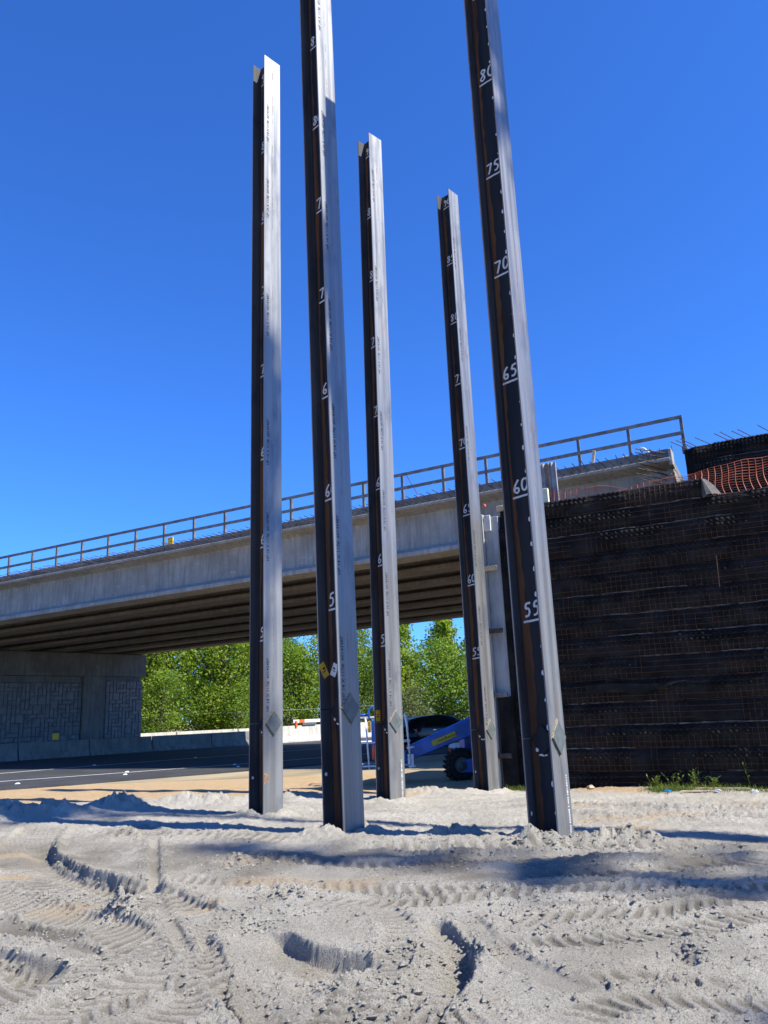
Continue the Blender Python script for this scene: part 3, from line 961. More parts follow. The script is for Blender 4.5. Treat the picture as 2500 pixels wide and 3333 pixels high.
PILES = [
 (1, -1.966, 12.61, 2.695, (.0026, -.0001), 47.27, 1.414, 91.35, 'steel pile with a round brown stain near its sandy foot'),
 (2, -.674, 10.484, 2.869, (-.0104, -.0029), 49.45, 1.572, 91.3, 'steel pile with one yellow and one white sticker above its diamond plates'),
 (3, -.070, 14.765, 2.707, (.0065, .0021), 44.58, 1.334, 91.3, 'steel pile standing in front of the white railed lift basket, single yellow sticker'),
 (4, 1.819, 16.426, 2.511, (.0007, .002), 48.5, 1.092, 91.1, 'steel pile beside the white concrete column and the blue boom, torn white scrap on web'),
 (5, 1.710, 9.307, 2.480, (.0007, -.0011), 53.05, 1.151, 91.3, 'steel pile with fully readable white numbers in front of the black wall'),
]
for a in PILES:
    t, P, n_, l_, ax, hw, ai, hd = make_pile(*a)
    idx, diaz = a[0], a[6]
    def sticker(name, mat, c, ex, ey, en, w_, h_):
        mb = MB(); mb.obox(c + en * .002, ex * w_, ey * h_, en * .001)
        s = mb.build(name, mat, t)
        pb = MB(); pb.obox(c + en * .0035 + ey * h_ * .2, ex * w_ * .6, ey * h_ * .06, en * .0004)
        pb.obox(c + en * .0035 - ey * h_ * .2 + ex * w_ * .2, ex * w_ * .4, ey * h_ * .14, en * .0004)
        pb.build('print', 'black_print', s)
    if idx == 2:
        d1 = (l_ * -.5 + ax * -.85).normalized(); d2 = d1.cross(-n_).normalized()
        sticker('sticker', 'yellow_sticker', P(-ai, .112, diaz + .50), d2, d1, n_, .055, .10)
        e1 = (n_ * -.45 + ax * -.9).normalized(); e2 = e1.cross(l_).normalized()
        sticker('sticker', 'white_sticker', P(-.065, hw, diaz + .50), e2, e1, l_, .05, .085)
    if idx == 3:
        sticker('sticker', 'yellow_sticker', P(-ai, .11, diaz + .12), l_, ax, n_, .055, .10)
    if idx == 4:
        mb = MB(); c = P(.06, hw + .003, diaz + .72)
        mb.add([c, c + n_ * .06 + ax * .02, c + n_ * .05 + ax * -.05, c + n_ * .03 + ax * .0, c + ax * -.09, c + n_ * -.02], [(0, 1, 2, 3), (0, 3, 4, 5)])
        mb.build('paper_scrap', 'white_sticker', t)
    if idx == 1:
        mb = MB(); c = P(hd + .0014, .16, .62)
        vs = [c] + [c - l_ * max(-.025, .075 * math.cos(q)) + ax * .085 * math.sin(q) for q in np.linspace(0, 2 * math.pi, 17)[:-1]]
        mb.add(vs, [(0, 1 + i, 1 + (i + 1) % 16) for i in range(16)]).build('stain', 'seam', t)

# ------------------------------------------------------------------ bridge frame of reference
OB = Vector((0, 25.9, 0)); BU = Vector((.894, -.448, 0)).normalized(); BW = Vector((.448, .894, 0)).normalized()
GRADE = .0195
def B(u, w, z):
    return OB + BU * u + BW * w + Vector((0, 0, z + GRADE * u))
def Bl(u, w, z):                                       # level version
    return OB + BU * u + BW * w + Vector((0, 0, z))
bridge = thing('bridge', Bl(-8, 9, 0), 'concrete girder bridge carried over the road by the pier', 'bridge')
def girder_profile():
    c = .485                                           # (w, z) outline, near bottom edge at w = 0, soffit at z = 6.45
    half = [(.485, 0), (.485, .15), (.36, .22), (.09, .34), (.08, .40), (.08, 1.40), (.11, 1.47), (.30, 1.53), (.62, 1.59), (.62, 1.69)]
    return [(c - a, 6.45 + b) for a, b in half] + [(c + a, 6.45 + b) for a, b in reversed(half)]
gp = girder_profile()
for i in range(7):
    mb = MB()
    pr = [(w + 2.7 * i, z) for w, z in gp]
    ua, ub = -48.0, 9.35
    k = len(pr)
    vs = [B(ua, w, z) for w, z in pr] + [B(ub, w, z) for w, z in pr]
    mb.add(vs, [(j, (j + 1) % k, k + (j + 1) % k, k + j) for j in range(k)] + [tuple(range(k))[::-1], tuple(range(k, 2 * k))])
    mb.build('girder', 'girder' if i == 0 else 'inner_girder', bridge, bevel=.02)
def bbox(u0, u1, w0, w1, z0, z1, name, mat, parent, bevel=0.0):
    mb = MB()
    vs = [B(u, w, z) for z in (z0, z1) for u, w in ((u0, w0), (u1, w0), (u1, w1), (u0, w1))]
    mb.add(vs, [(3, 2, 1, 0), (4, 5, 6, 7), (0, 1, 5, 4), (1, 2, 6, 5), (2, 3, 7, 6), (3, 0, 4, 7)])
    return mb.build(name, mat, parent, bevel=bevel)
deck = bbox(-48, 9.3, -.03, 18.6, 8.142, 8.42, 'deck', 'deck', bridge)
bbox(-48, 9.2, .62, .74, 8.423, 8.47, 'edge_board', 'board_white', deck)
for ud in (-14.5, -2.6):
    for i in range(6):
        bbox(ud - .12, ud + .12, .6 + 2.7 * i, 3.1 + 2.7 * i - .0, 6.95, 7.85, 'cross_beam', 'inner_girder', bridge)
bbox(8.95, 9.3, .40, 18.2, 5.6, 8.14, 'end_diaphragm', 'girder', bridge, .03)
bbox(9.305, 9.40, -.12, .40, 7.90, 8.40, 'corner_block', 'girder', bridge, .02)
# lifting-hole scars near the girder end
for uu in (5.4, 6.1, 6.85, 7.6, 8.35):
    mb = MB(); c = B(uu, .395, 7.45)
    vs = [c] + [c + BU * .055 * math.cos(a) * rng.uniform(.7, 1.2) + Vector((0, 0, .055)) * math.sin(a) * rng.uniform(.7, 1.2) for a in np.linspace(0, 6.283, 10)[:-1]]
    mb.add(vs, [(0, 1 + i, 1 + (i + 1) % 9) for i in range(9)]).build('socket', 'stone_joint', bridge)
# rebar stubs out of the deck edge
rb = MB(); rb.tube([(0, 0, 0), (0, -.62, 0)], .0135, 5)
rb_me = rb.mesh('rebar'); rb_me.materials.append(M['rebar'])
rz = math.atan2(-BW.x, BW.y)
cnt = 0
for k in range(120):
    for lay in (0, 1):
        uu = 9.0 - k * .25 - lay * .11
        if uu < -21: continue
        piece('rebar', rb_me, deck, B(uu, -.02, 8.20 + lay * .14), (rng.uniform(-.05, .05), 0, rz + rng.uniform(-.07, .07)), (1, rng.uniform(.8, 1.1), 1))
for k in range(7):
    for lay in (0, 1):
        if lay and k % 2: continue
        p_ = B(9.15 + .12 * lay, .0 if k < 2 else .36, 8.34 - k * .15 - .05 * lay)
        q_ = p_ + (-BU * rng.uniform(.72, .86) - BW * (.75 + (.36 if k >= 2 else 0)) + Vector((0, 0, rng.uniform(.06, .14)))) * rng.uniform(.75, .95)
        mb = MB(); mb.tube([p_, q_], .016, 6); mb.build('rebar', 'rebar', bridge)
for uu in (7.9, 8.2, 8.5, 8.75, 9.0, 9.35):
    mb = MB(); mb.tube([B(uu, .7, 8.3), B(uu, .7, 8.72)], .012, 5); mb.build('rebar', 'rebar', deck)

# railing on the deck edge
railing = thing('guard_railing', B(-5, .75, 8.43), 'weathered two-rail timber guard railing along the bridge deck edge', 'railing')
us = [9.70 - 1.555 * k for k in range(22)]
WR = .80
for uu in us:
    mb = MB(); mb.obox(B(uu, WR, 9.03), BU * .045, BW * .045, Vector((0, 0, .60)))
    mb.build('post', 'rail_post', railing, bevel=.006)
    mb = MB(); mb.obox(B(uu, WR - .02, 8.52), BU * .07, BW * .09, Vector((0, 0, .09)))
    mb.build('post_base', 'rail_post', railing)
for zr in (9.56, 9.06):
    for k in range(0, len(us) - 1, 2):
        u1, u0 = us[k] - .0 + .05, us[min(k + 2, len(us) - 1)] + .052
        a, b_ = B(u0, WR - .07, zr), B(u1, WR - .07, zr)
        mb = MB(); mb.obox((a + b_) / 2, (b_ - a) / 2, BW * .021, Vector((0, 0, .055)))
        mb.build('rail', 'rail_timber', railing, bevel=.005)
# things standing on the deck
def deck_item(name, label, cat, uu, ww, w_, d_, h_, mat, z0=8.425, tilt=0.0, group=None):
    mb = MB()
    up = (Vector((0, 0, 1)) + BU * tilt).normalized(); sx = (BU - up * BU.dot(up)).normalized()
    mb.obox(B(uu, ww, z0) + up * h_ / 2, sx * w_ / 2, BW * d_ / 2, up * h_ / 2)
    o = mb.build(name, mat, None, bevel=min(w_, d_) * .15, loc=B(uu, ww, z0))
    return tag(o, label, cat, group)
mk = thing('marker_panel', B(-10.35, 1.0, 8.425), 'yellow marker panel on the bridge deck nearer the pier', 'marker', 'marker panels on the bridge deck')
mb = MB(); mb.obox(B(-10.35, 1.0, 8.82), BU * .13, BW * .02, Vector((0, 0, .21))); mb.build('panel', 'safety_yellow', mk, bevel=.01)
mb = MB(); mb.obox(B(-10.35, 1.0, 8.52), BU * .10, BW * .05, Vector((0, 0, .09))); mb.build('foot', 'board_white', mk)
mk = thing('marker_panel', B(-.82, 1.0, 8.425), 'yellow marker panel on the bridge deck nearer the abutment', 'marker', 'marker panels on the bridge deck')
mb = MB(); mb.obox(B(-.82, 1.0, 8.80), BU * .10, BW * .03, Vector((0, 0, .21))); mb.build('panel', 'safety_yellow', mk, bevel=.01)
mb = MB(); mb.obox(B(-.82, 1.0, 8.50), BU * .09, BW * .05, Vector((0, 0, .07))); mb.build('foot', 'board_white', mk)
deck_item('timber_plank', 'short pale plank leaning by the railing above the girder', 'plank', 6.95, .66, .09, .04, .62, 'pale_wood', 8.425, .22)
deck_item('timber_block', 'pale timber block at the foot of a railing post', 'block', 8.0, .62, .18, .12, .2, 'pale_wood', 8.43, -.1)
mb = MB(); mb.tube([B(8.75, .7, 8.43), B(8.70, .7, 8.62), B(8.56, .7, 8.80), B(8.44, .7, 8.84)], .03, 6)
tag(mb.build('bent_hose', 'board_white', None, True, loc=B(8.75, .7, 8.43)), 'pale bent hose end sticking up over the deck edge', 'hose')
mb = MB(); mb.tube([B(.55, .72, 9.55), B(.75, .72, 9.15), B(.98, .72, 8.70), B(1.02, .6, 8.45)], .012, 5)
tag(mb.build('pink_ribbon', 'red_cap', None, True, loc=B(.55, .72, 8.5)), 'red ribbon trailing down from a railing post', 'ribbon')

# ------------------------------------------------------------------ pier with stone-pattern panels
PD = Vector((.6345, .7729, 0)); PN = Vector((.7729, -.6345, 0))   # along the pier, out of its face
P0 = Vector((-16.33, 53.29, 0))
pier = thing('bridge_pier', P0 + PD * -9 + Vector((0, 0, -.2)), 'concrete bridge pier with stone-pattern infill panels under a plain cap beam', 'pier')
def pbox(t0, t1, n0, n1, z0, z1, name, mat, bevel=.02):
    mb = MB()
    c = P0 + PD * (t0 + t1) / 2 + PN * (n0 + n1) / 2 + Vector((0, 0, (z0 + z1) / 2))
    mb.obox(c, PD * (t1 - t0) / 2, PN * (n1 - n0) / 2, Vector((0, 0, (z1 - z0) / 2)))
    return mb.build(name, mat, pier, bevel=bevel)
pbox(-24, 0, -1.6, .0, 4.45, 5.86, 'cap_beam', 'pier')
pbox(-4.4, -2.88, -1.45, -.04, -.2, 4.449, 'column', 'pier')
pbox(-13.6, -12.1, -1.45, -.04, -.2, 4.449, 'column', 'pier')
pbox(-22.8, -21.3, -1.45, -.04, -.2, 4.449, 'column', 'pier')
pbox(-12.1, -4.4, -1.0, -.24, 4.05, 4.449, 'lintel', 'pier')
pbox(-2.88, -.25, -1.0, -.20, 4.14, 4.449, 'lintel', 'stone_joint')
def ashlar(t0, t1, z0, z1, n0, cell, seed, limit):
    rs = random.Random(seed)
    pn = pbox(t0, t1, n0 - .5, n0, z0, z1, 'infill_panel', 'stone_joint', 0)
    nx_, nz_ = int(round((t1 - t0) / cell)), int(round((z1 - z0) / cell))
    cx, cz = (t1 - t0) / nx_, (z1 - z0) / nz_
    used = [[False] * nz_ for _ in range(nx_)]
    cache = {}
    rest = MB(); k = 0
    for i in range(nx_):
        for j in range(nz_):
            if used[i][j]: continue
            sz = rs.choice([(1, 1), (1, 2), (2, 1), (1, 3), (1, 2), (2, 2), (3, 1), (1, 2)])
            a, b_ = sz
            a = min(a, nx_ - i); b_ = min(b_, nz_ - j)
            while a > 1 and any(used[i + p][j + q] for p in range(a) for q in range(b_)): a -= 1
            while b_ > 1 and any(used[i + p][j + q] for p in range(a) for q in range(b_)): b_ -= 1
            for p in range(a):
                for q in range(b_): used[i + p][j + q] = True
            key = (a, b_)
            if key not in cache:
                mb = MB(); hx, hz = a * cx / 2 - .006, b_ * cz / 2 - .006
                bx, bz = hx - .025, hz - .025
                vs = [PD * p + Vector((0, 0, q)) for p, q in ((-hx, -hz), (hx, -hz), (hx, hz), (-hx, hz))]
                vs += [PD * p + PN * (.045 + e) + Vector((0, 0, q)) for p, q, e in ((-bx, -bz, .0), (bx, -bz, .012), (bx, bz, .0), (-bx, bz, .015))]
                mb.add(vs, [(0, 1, 5, 4), (1, 2, 6, 5), (2, 3, 7, 6), (3, 0, 4, 7), (4, 5, 6, 7)])
                me = mb.mesh('stone'); me.materials.append(M['stone']); cache[key] = me
            c = P0 + PD * (t0 + (i + a / 2) * cx) + PN * (n0 + rs.uniform(-.012, .012)) + Vector((0, 0, z0 + (j + b_ / 2) * cz))
            k += 1
            if k <= limit:
                piece('stone', cache[key], pn, c)
            else:
                rest.add([v.co + c for v in cache[key].vertices], [tuple(p.vertices) for p in cache[key].polygons])
    if rest.v:
        tag(rest.build('stone_rest', 'stone', pn), kind='stuff')
ashlar(-2.87, -.22, -.1, 4.13, -.02, .24, 3, 170)
ashlar(-12.09, -4.41, -.1, 4.04, -.22, .26, 4, 130)

# ------------------------------------------------------------------ concrete barriers along the road
bar_prof = [(-.30, 0), (-.30, .08), (-.12, .33), (-.075, .86), (.075, .86), (.12, .33), (.30, .08), (.30, 0)]
def barrier_line(pts, seg, hscale, label, group, cat='barrier', z=-.15, gap=.03, jit=.0, mat='barrier'):
    P_ = [Vector((x, y, 0)) for x, y in pts]
    # walk the polyline
    out = []; i = 0; pos = P_[0].copy()
    rs = random.Random(len(pts) * 7 + int(seg * 10))
    acc = []
    Ls = [0]
    for a, b_ in zip(P_, P_[1:]): Ls.append(Ls[-1] + (b_ - a).length)
    def at(s):
        for k in range(len(P_) - 1):
            if s <= Ls[k + 1] or k == len(P_) - 2:
                return P_[k].lerp(P_[k + 1], (s - Ls[k]) / (Ls[k + 1] - Ls[k]))
    s = 0
    while s + seg * .6 < Ls[-1]:
        a, b_ = at(s + gap), at(min(s + seg - gap, Ls[-1]))
        d = (b_ - a).normalized(); nn = Vector((-d.y, d.x, 0))
        mb = MB()
        off = nn * rs.uniform(-jit, jit)
        zz = Vector((0, 0, z))
        mb.prism([(p, q * hscale) for p, q in bar_prof], a + off + zz, b_ + off + zz, nn, Vector((0, 0, 1)))
        o = mb.build('concrete_barrier', mat, None, bevel=.012, loc=a + off + zz)
        tag(o, label, cat, group)
        s += seg
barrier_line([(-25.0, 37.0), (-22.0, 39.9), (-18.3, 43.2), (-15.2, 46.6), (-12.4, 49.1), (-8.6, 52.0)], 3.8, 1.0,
             'shaded concrete barrier segment at the road edge in front of the pier', 'barrier segments under the bridge', jit=.04, mat='shade_barrier')
barrier_line([(-8.3, 52.3), (-4.6, 55.7), (4.5, 63.5), (15, 73)], 6.1, 1.22,
             'tall sunlit concrete barrier segment at the road edge beyond the bridge', 'sunlit barrier segments beyond the bridge', jit=.03)
barrier_line([(-19.0, 55.6), (-17.5, 57.5), (-10.5, 61.5), (-4, 66)], 4.6, 1.06,
             'sunlit concrete barrier segment below the trees behind the pier', 'barrier segments behind the pier', jit=.03)
# reflector on the barrier, and one beyond
def reflector(x, y, z, label, s=1.0):
    t = thing('barrier_reflector', (x, y, z), label, 'reflector')
    mb = MB(); mb.obox((x, y, z + .24 * s), (.16 * s, .05, 0), (-.01, .02, 0), (0, 0, .17 * s)); mb.build('plate', 'safety_yellow', t, bevel=.008)
    mb = MB(); mb.box(x - .03, x + .03, y - .03, y + .03, z, z + .08 * s); mb.build('foot', 'lift_grey', t)
reflector(-18.02, 43.42, .71, 'yellow reflector plate on the shaded barrier before the stone panel')
reflector(6.2, 65.0, .90, 'yellow reflector plate on the tall sunlit barrier under the trees', 1.2)
# barricade board lying on the far barrier
t = thing('barricade_board', (-6.4, 53.9, .9), 'white and orange barricade board lying on the sunlit barrier', 'barricade')
dd = Vector((.74, .67, 0))
c0 = Vector((-5.9, 54.4, 1.06))
mb = MB(); mb.obox(c0 + Vector((.25, .2, .12)), dd * 1.25, Vector((.02, -.02, 0)), Vector((0, 0, .10))); mb.build('board', 'drum_white', t)
mb = MB(); mb.obox(c0 - dd * .55 + Vector((.27, .17, .12)), dd * .2, Vector((.02, -.02, 0)), Vector((0, 0, .102))); mb.build('stripe', 'drum_orange', t)
mb = MB(); mb.obox(c0 - dd * .95 + Vector((.2, .1, -.06)), dd * .07, Vector((.05, -.05, 0)), Vector((0, 0, .2))); mb.build('leg', 'drum_orange', t)
mb = MB(); mb.obox(c0 + dd * .1 + Vector((.2, .1, -.06)), dd * .55, Vector((.05, -.05, 0)), Vector((0, 0, .08))); mb.build('weight', 'lift_grey', t)

# ------------------------------------------------------------------ wrapped-face retaining walls
def wrapped_wall(name, label, u0, u1, w, ztops, course, seed, depth, left_cap=None, detail=.0143):
    rs = random.Random(seed)
    zb = ztops[0] - course
    t = thing(name, Bl((u0 + u1) / 2, w + 1, zb), label, 'retaining wall')
    core = MB()
    vs = [Bl(u_, w_, z) for z in (zb - .3, ztops[-1] - .06) for u_, w_ in ((u0 + .05, w + .10), (u1, w + .10), (u1, w + depth), (u0 + .05, w + depth))]
    core.add(vs, [(3, 2, 1, 0), (4, 5, 6, 7), (0, 1, 5, 4), (1, 2, 6, 5), (2, 3, 7, 6), (3, 0, 4, 7)])
    core.build('fill', 'geotextile', t)
    for ci, zt in enumerate(ztops):
        ue = u1
        if left_cap and ci == len(ztops) - 1: ue = left_cap
        uvis = min(ue, 13.4)
        nu = int((uvis - u0) / detail); nv = int(course / detail)
        uu = np.linspace(u0, uvis, nu + 1)
        vv = np.linspace(0, 1, nv + 1)
        UU, VV = np.meshgrid(uu, vv)
        cset = rs.uniform(-.02, .03)
        sag = .022 * fbm(UU, UU * 0 + ci * 3.1, .5, 3, 200 + seed)
        prof = .050 * np.sin(np.pi * np.clip(VV, 0, 1)) ** .55 + .010 * (1 - VV) + cset
        bulge = .03 * fbm(UU, VV * 1.2 + ci * 5, .9, 3, 300 + seed)
        # pillows pressed out between the wires
        cell = .10
        px = np.abs(np.sin(np.pi * (UU + .013 * ci) / cell)); pz = np.abs(np.sin(np.pi * VV * course / cell))
        pill = (px * pz) ** .8
        mask = sstep(fbm(UU + ci * 7.7, VV * .5 + ci * 2.3, .8, 3, 400 + seed), -.06 - .20 * (ci > len(ztops) * .55), .03 - .16 * (ci > len(ztops) * .55)) * sstep(VV, .34, .52) + .12
        D = prof + bulge + .062 * pill * mask * (.8 + .6 * fbm(UU, VV * course, 9, 2, 500 + ci))
        D += .010 * fbm(UU * 3, VV * course * 14, 2.2, 3, 600 + ci)
        ends = sstep(UU - u0, 0, .30)
        W_ = w + .10 - D - .03 + (1 - ends) * .22
        Z_ = zt - course + VV * course + sag
        pts = []
        base = np.array([OB.x, OB.y]);
        XX = OB.x + BU.x * UU + BW.x * W_; YY = OB.y + BU.y * UU + BW.y * W_
        co = np.stack([XX, YY, Z_], -1).reshape(-1, 3)
        # top flap tucks back over the course
        idx = np.arange(co.shape[0]).reshape(nv + 1, nu + 1)
        q = np.stack([idx[:-1, :-1], idx[:-1, 1:], idx[1:, 1:], idx[1:, :-1]], -1).reshape(-1, 4)
        mb = MB(); mb.v = [tuple(p) for p in co.tolist()]; mb.f = [tuple(p) for p in q.tolist()]
        k = len(mb.v)
        top = idx[-1]
        mb.v += [(OB.x + BU.x * a + BW.x * (w + .2), OB.y + BU.y * a + BW.y * (w + .2), zt + sag[-1][j] - .005) for j, a in enumerate(uu)]
        mb.f += [(int(top[j]), int(top[j + 1]), k + j + 1, k + j) for j in range(nu)]
        mb.build('fabric_course', 'geotextile', t, smooth=True)
        # welded wire facing of this course
        wm = MB()
        def surf(u_, v_):
            j = min(max(int(round((u_ - u0) / (uvis - u0) * nu)), 0), nu); i = min(max(int(round(v_ * nv)), 0), nv)
            return float(W_[i, j]), float(Z_[i, j])
        rows_ = [.02, .26, .50, .74, .97]
        for v_ in rows_:
            us_ = np.arange(u0 + .02, uvis, .40)
            j0 = 0
            pts = []
            for a in us_:
                a = min(a, uvis)
                # run on the wire line, a little proud of the valleys between pillows
                j = min(max(int(round((a - u0) / (uvis - u0) * nu)), 0), nu); i = min(max(int(round(v_ * nv)), 0), nv)
                ww = float((w + .10 - (prof + bulge)[i, j] - .03)) - .016 + (1 - float(ends[i, j])) * .22
                pts.append(Bl(a, ww, zt - course + v_ * course + float(sag[i, j])))
            # the wire shows only where the fabric has not swallowed it
            run = []
            for q_i, q_ in enumerate(pts):
                if float(perlin(np.array([us_[q_i] * .8 + ci * 3.7]), np.array([v_ * 2.1 + ci * 1.9]), 700 + seed)[0]) > -.32: run.append(q_)
                else:
                    if len(run) > 1: wm.tube(run, .0042, 4, False)
                    run = []
            if len(run) > 1: wm.tube(run, .0042, 4, False)
        a = u0 + .05
        while a < uvis - .02:
            pts = []
            for v_ in (.02, .35, .70, .99):
                j = min(max(int(round((a - u0) / (uvis - u0) * nu)), 0), nu); i = min(max(int(round(v_ * nv)), 0), nv)
                ww = float((w + .10 - (prof + bulge)[i, j] - .03)) - .014 + (1 - float(ends[i, j])) * .22
                pts.append(Bl(a, ww, zt - course + v_ * course + float(sag[i, j])))
            if float(perlin(np.array([a * .9 + ci * 5.1]), np.array([ci * 2.7]), 720 + seed)[0]) > -.08 or rs.random() < .15:
                wm.tube(pts[:rs.choice((3, 4, 4))] if rs.random() < .5 else pts, .0036, 4, False)
            a += .10
        wm.build('wire_mesh', 'wire', t)
        # pale frayed fabric edge on some courses
        if rs.random() < .85:
            a0 = rs.uniform(u0 + .6, uvis - 2.5); a1 = min(a0 + rs.uniform(1.5, 4.5), uvis)
            pts = []; rr = []
            a = a0
            while a < a1:
                j = min(max(int(round((a - u0) / (uvis - u0) * nu)), 0), nu)
                pts.append(Bl(a, float(W_[-1, j]) - .012, zt + float(sag[-1, j]) + rs.uniform(-.006, .010)))
                rr.append(rs.uniform(.003, .0095)); a += .09
            if len(pts) > 2:
                mb = MB(); mb.tube(pts, rr, 4); mb.build('frayed_edge', 'frayed_edge', t)
    return t
CH = .4265
tops = [.24 + CH * i for i in range(13)] + [5.36 + .36]
lw = wrapped_wall('wrapped_retaining_wall', 'black fabric wall of stacked courses behind rusty wire, standing on the sand', 6.24, 16.0, -7.08, [.24 + CH * i for i in range(13)], CH, 1, 6.2)
# the half-finished top course ends part-way along with an open flap
top_c = wrapped_wall('wrapped_top_course', 'short black fabric course lying on the wall top, ending in a folded flap', 6.30, 10.52, -7.04, [5.36 + .375], .375, 2, 1.4)
mb = MB()
fl = [Bl(10.50, -7.02, 5.37), Bl(10.52, -7.00, 5.72), Bl(10.60, -6.95, 5.735), Bl(10.74, -6.90, 5.60), Bl(10.86, -6.95, 5.38), Bl(10.56, -7.12, 5.70), Bl(10.70, -7.12, 5.38), Bl(10.60, -7.15, 5.36)]
mb.add(fl, [(0, 1, 5, 7), (1, 2, 5), (5, 2, 6, 7), (2, 3, 6), (3, 4, 6)])
mb.build('fabric_flap', 'flap', top_c)
uw = wrapped_wall('wrapped_upper_wall', 'black fabric upper wall behind the orange netting beside the girder end', 9.72, 18.0, -.05, [5.75 + .465 * i for i in range(7)], .465, 3, 9.0, detail=.025)
for k, uu in enumerate((9.85, 10.0, 10.12, 10.5, 11.0, 11.15, 11.45, 11.6, 12.1)):
    mb = MB(); mb.tube([Bl(uu, .1, 8.52), Bl(uu - .38, -.62, 8.60 + .02 * (k % 3))], .013, 5); mb.build('rebar', 'rebar', uw)
# loose dark sheet hanging on the lower face, and a pin
mb = MB(); vs = []; fs = []
for i in range(15):
    a = 7.9 + i * .135
    hgt = .17 if i < 9 else max(.02, .17 - .03 * (i - 8))
    for j in range(4):
        vs.append(Bl(a, -7.19 - .015 * math.sin(i * .9 + j), 1.86 + .02 * math.sin(i * .5) - hgt * j / 3))
fs = [(4 * i + j, 4 * i + 4 + j, 4 * i + 5 + j, 4 * i + 1 + j) for i in range(14) for j in range(3)]
mb.add(vs, fs).build('loose_sheet', 'geotextile', lw, True)
mb = MB(); mb.tube([Bl(10.62, -7.17, 4.15), Bl(10.60, -7.18, 3.55)], .008, 5); mb.build('steel_pin', 'wire', lw)

# white concrete column at the wall end with timber and steel clamps
colm = thing('concrete_column', Bl(6.1, -7.0, -.15), 'white concrete column with clamps at the end of the black wall', 'column')
def lbox(u0, u1, w0, w1, z0, z1, name, mat, parent, bevel=.01):
    mb = MB(); c = (Bl(u0, w0, z0) + Bl(u1, w1, z1)) / 2
    mb.obox(c, BU * (u1 - u0) / 2, BW * (w1 - w0) / 2, Vector((0, 0, (z1 - z0) / 2)))
    return mb.build(name, mat, parent, bevel=bevel)
lbox(5.96, 6.28, -6.95, -6.55, -.2, 5.62, 'shaft', 'white_concrete', colm)
lbox(5.80, 5.955, -7.03, -6.60, -.2, 5.69, 'pilaster', 'white_concrete', colm)
for z, mt_ in ((4.40, 'pale_wood'), (3.05, 'rebar'), (1.72, 'rail_timber'), (.5, 'rebar')):
    lbox(5.78, 6.24, -7.12, -7.032, z, z + .10, 'clamp', mt_, colm)
lbox(5.97, 6.12, -6.99, -6.952, 5.30, 5.66, 'bracket', 'board_white', colm)
mb = MB(); mb.tube([Bl(6.02, -7.0, 5.6), Bl(6.02, -7.0, 5.85)], .008, 5); mb.build('pin', 'rebar', colm)
mb = MB(); mb.lathe(Bl(6.02, -7.0, 5.84), (0, 0, 1), [(0, .012), (.02, .035), (.06, .035), (.08, .012)], 10); mb.build('pin_cap', 'red_cap', colm)
mb = MB()
vs = []
for i, (a, z0, z1) in enumerate([(6.02, -.1, 1.70), (6.14, -.1, 1.71), (6.26, -.1, 1.72), (6.36, -.1, 1.75)]):
    vs += [Bl(a + .05 * math.sin(i), -7.06 - .03 * (i % 2), -.15), Bl(a, -7.06 - .02 * (i % 2), z1)]
mb.add(vs, [(2 * i, 2 * i + 2, 2 * i + 3, 2 * i + 1) for i in range(3)]).build('fabric_wrap', 'geotextile', colm)
tag(lbox(6.25, 6.52, -6.9, -6.6, 5.74, 5.86, 'timber_offcut', 'pale_wood', None), 'timber offcut lying on top of the black wall next to the column', 'timber')
# corrugated post and foam block on the bench
cp = thing('corrugated_post', Bl(7.25, -5.6, 5.3), 'grey corrugated steel post with a rusty stripe standing on the wall bench', 'post')
prof = []
for i in range(9):
    prof.append((i * .05, .02 if i % 2 else -.02))
prof += [(.40, .06), (0, .06)]
mb = MB(); mb.prism([(p, q) for p, q in prof], Bl(6.95, -5.6, 5.3), Bl(6.95, -5.6, 7.05), BU, BW); mb.build('sheet', 'corrugated', cp)
mb = MB(); mb.prism([(.17, -.024), (.23, -.024), (.23, -.02), (.17, -.02)], Bl(6.95, -5.6, 5.3), Bl(6.95, -5.6, 7.04), BU, BW); mb.build('rust_stripe', 'rust_stripe', cp)
tag(lbox(6.93, 7.30, -6.35, -6.25, 5.74, 6.24, 'foam_board', 'cream_foam', None), 'cream foam board standing on the black wall top', 'board')

# orange safety netting
net = thing('safety_netting', Bl(10, -6.1, 5.35), 'orange plastic safety netting sagging above the black wall', 'netting')
def net_top(u_):
    return np.interp(u_, [7.2, 7.7, 8.4, 9.0, 9.6, 10.1, 10.9, 11.8, 13.4], [6.26, 6.16, 6.17, 6.02, 6.08, 6.10, 6.18, 6.24, 6.34])
def net_pt(u_, f):                                     # f: 0 at the top, 1 at the foot
    bot = np.interp(u_, [7.2, 10.5, 10.8, 13.4], [5.60, 5.66, 5.40, 5.36])
    zt = net_top(u_)
    z = zt + (bot - zt) * f + .012 * math.sin(u_ * 9 + f * 5)
    w_ = -6.1 - .18 * f * f * (u_ > 10.3) - .05 * math.sin(u_ * 4.1 + f * 3)
    du = .05 * math.sin(f * 6 + u_ * 1.3) * f
    return Bl(u_ + du, w_, z)
for i in range(16):
    f = i / 15
    mb = MB(); mb.tube([net_pt(u_, f) for u_ in np.arange(7.25, 13.3, .075)], .0055, 4)
    mb.build('strand', 'orange_net', net)
u_ = 7.25
while u_ < 13.3:
    mb = MB(); mb.tube([net_pt(u_, f / 12) for f in range(13)], .0065, 4)
    mb.build('cross_strand', 'orange_net', net); u_ += .13

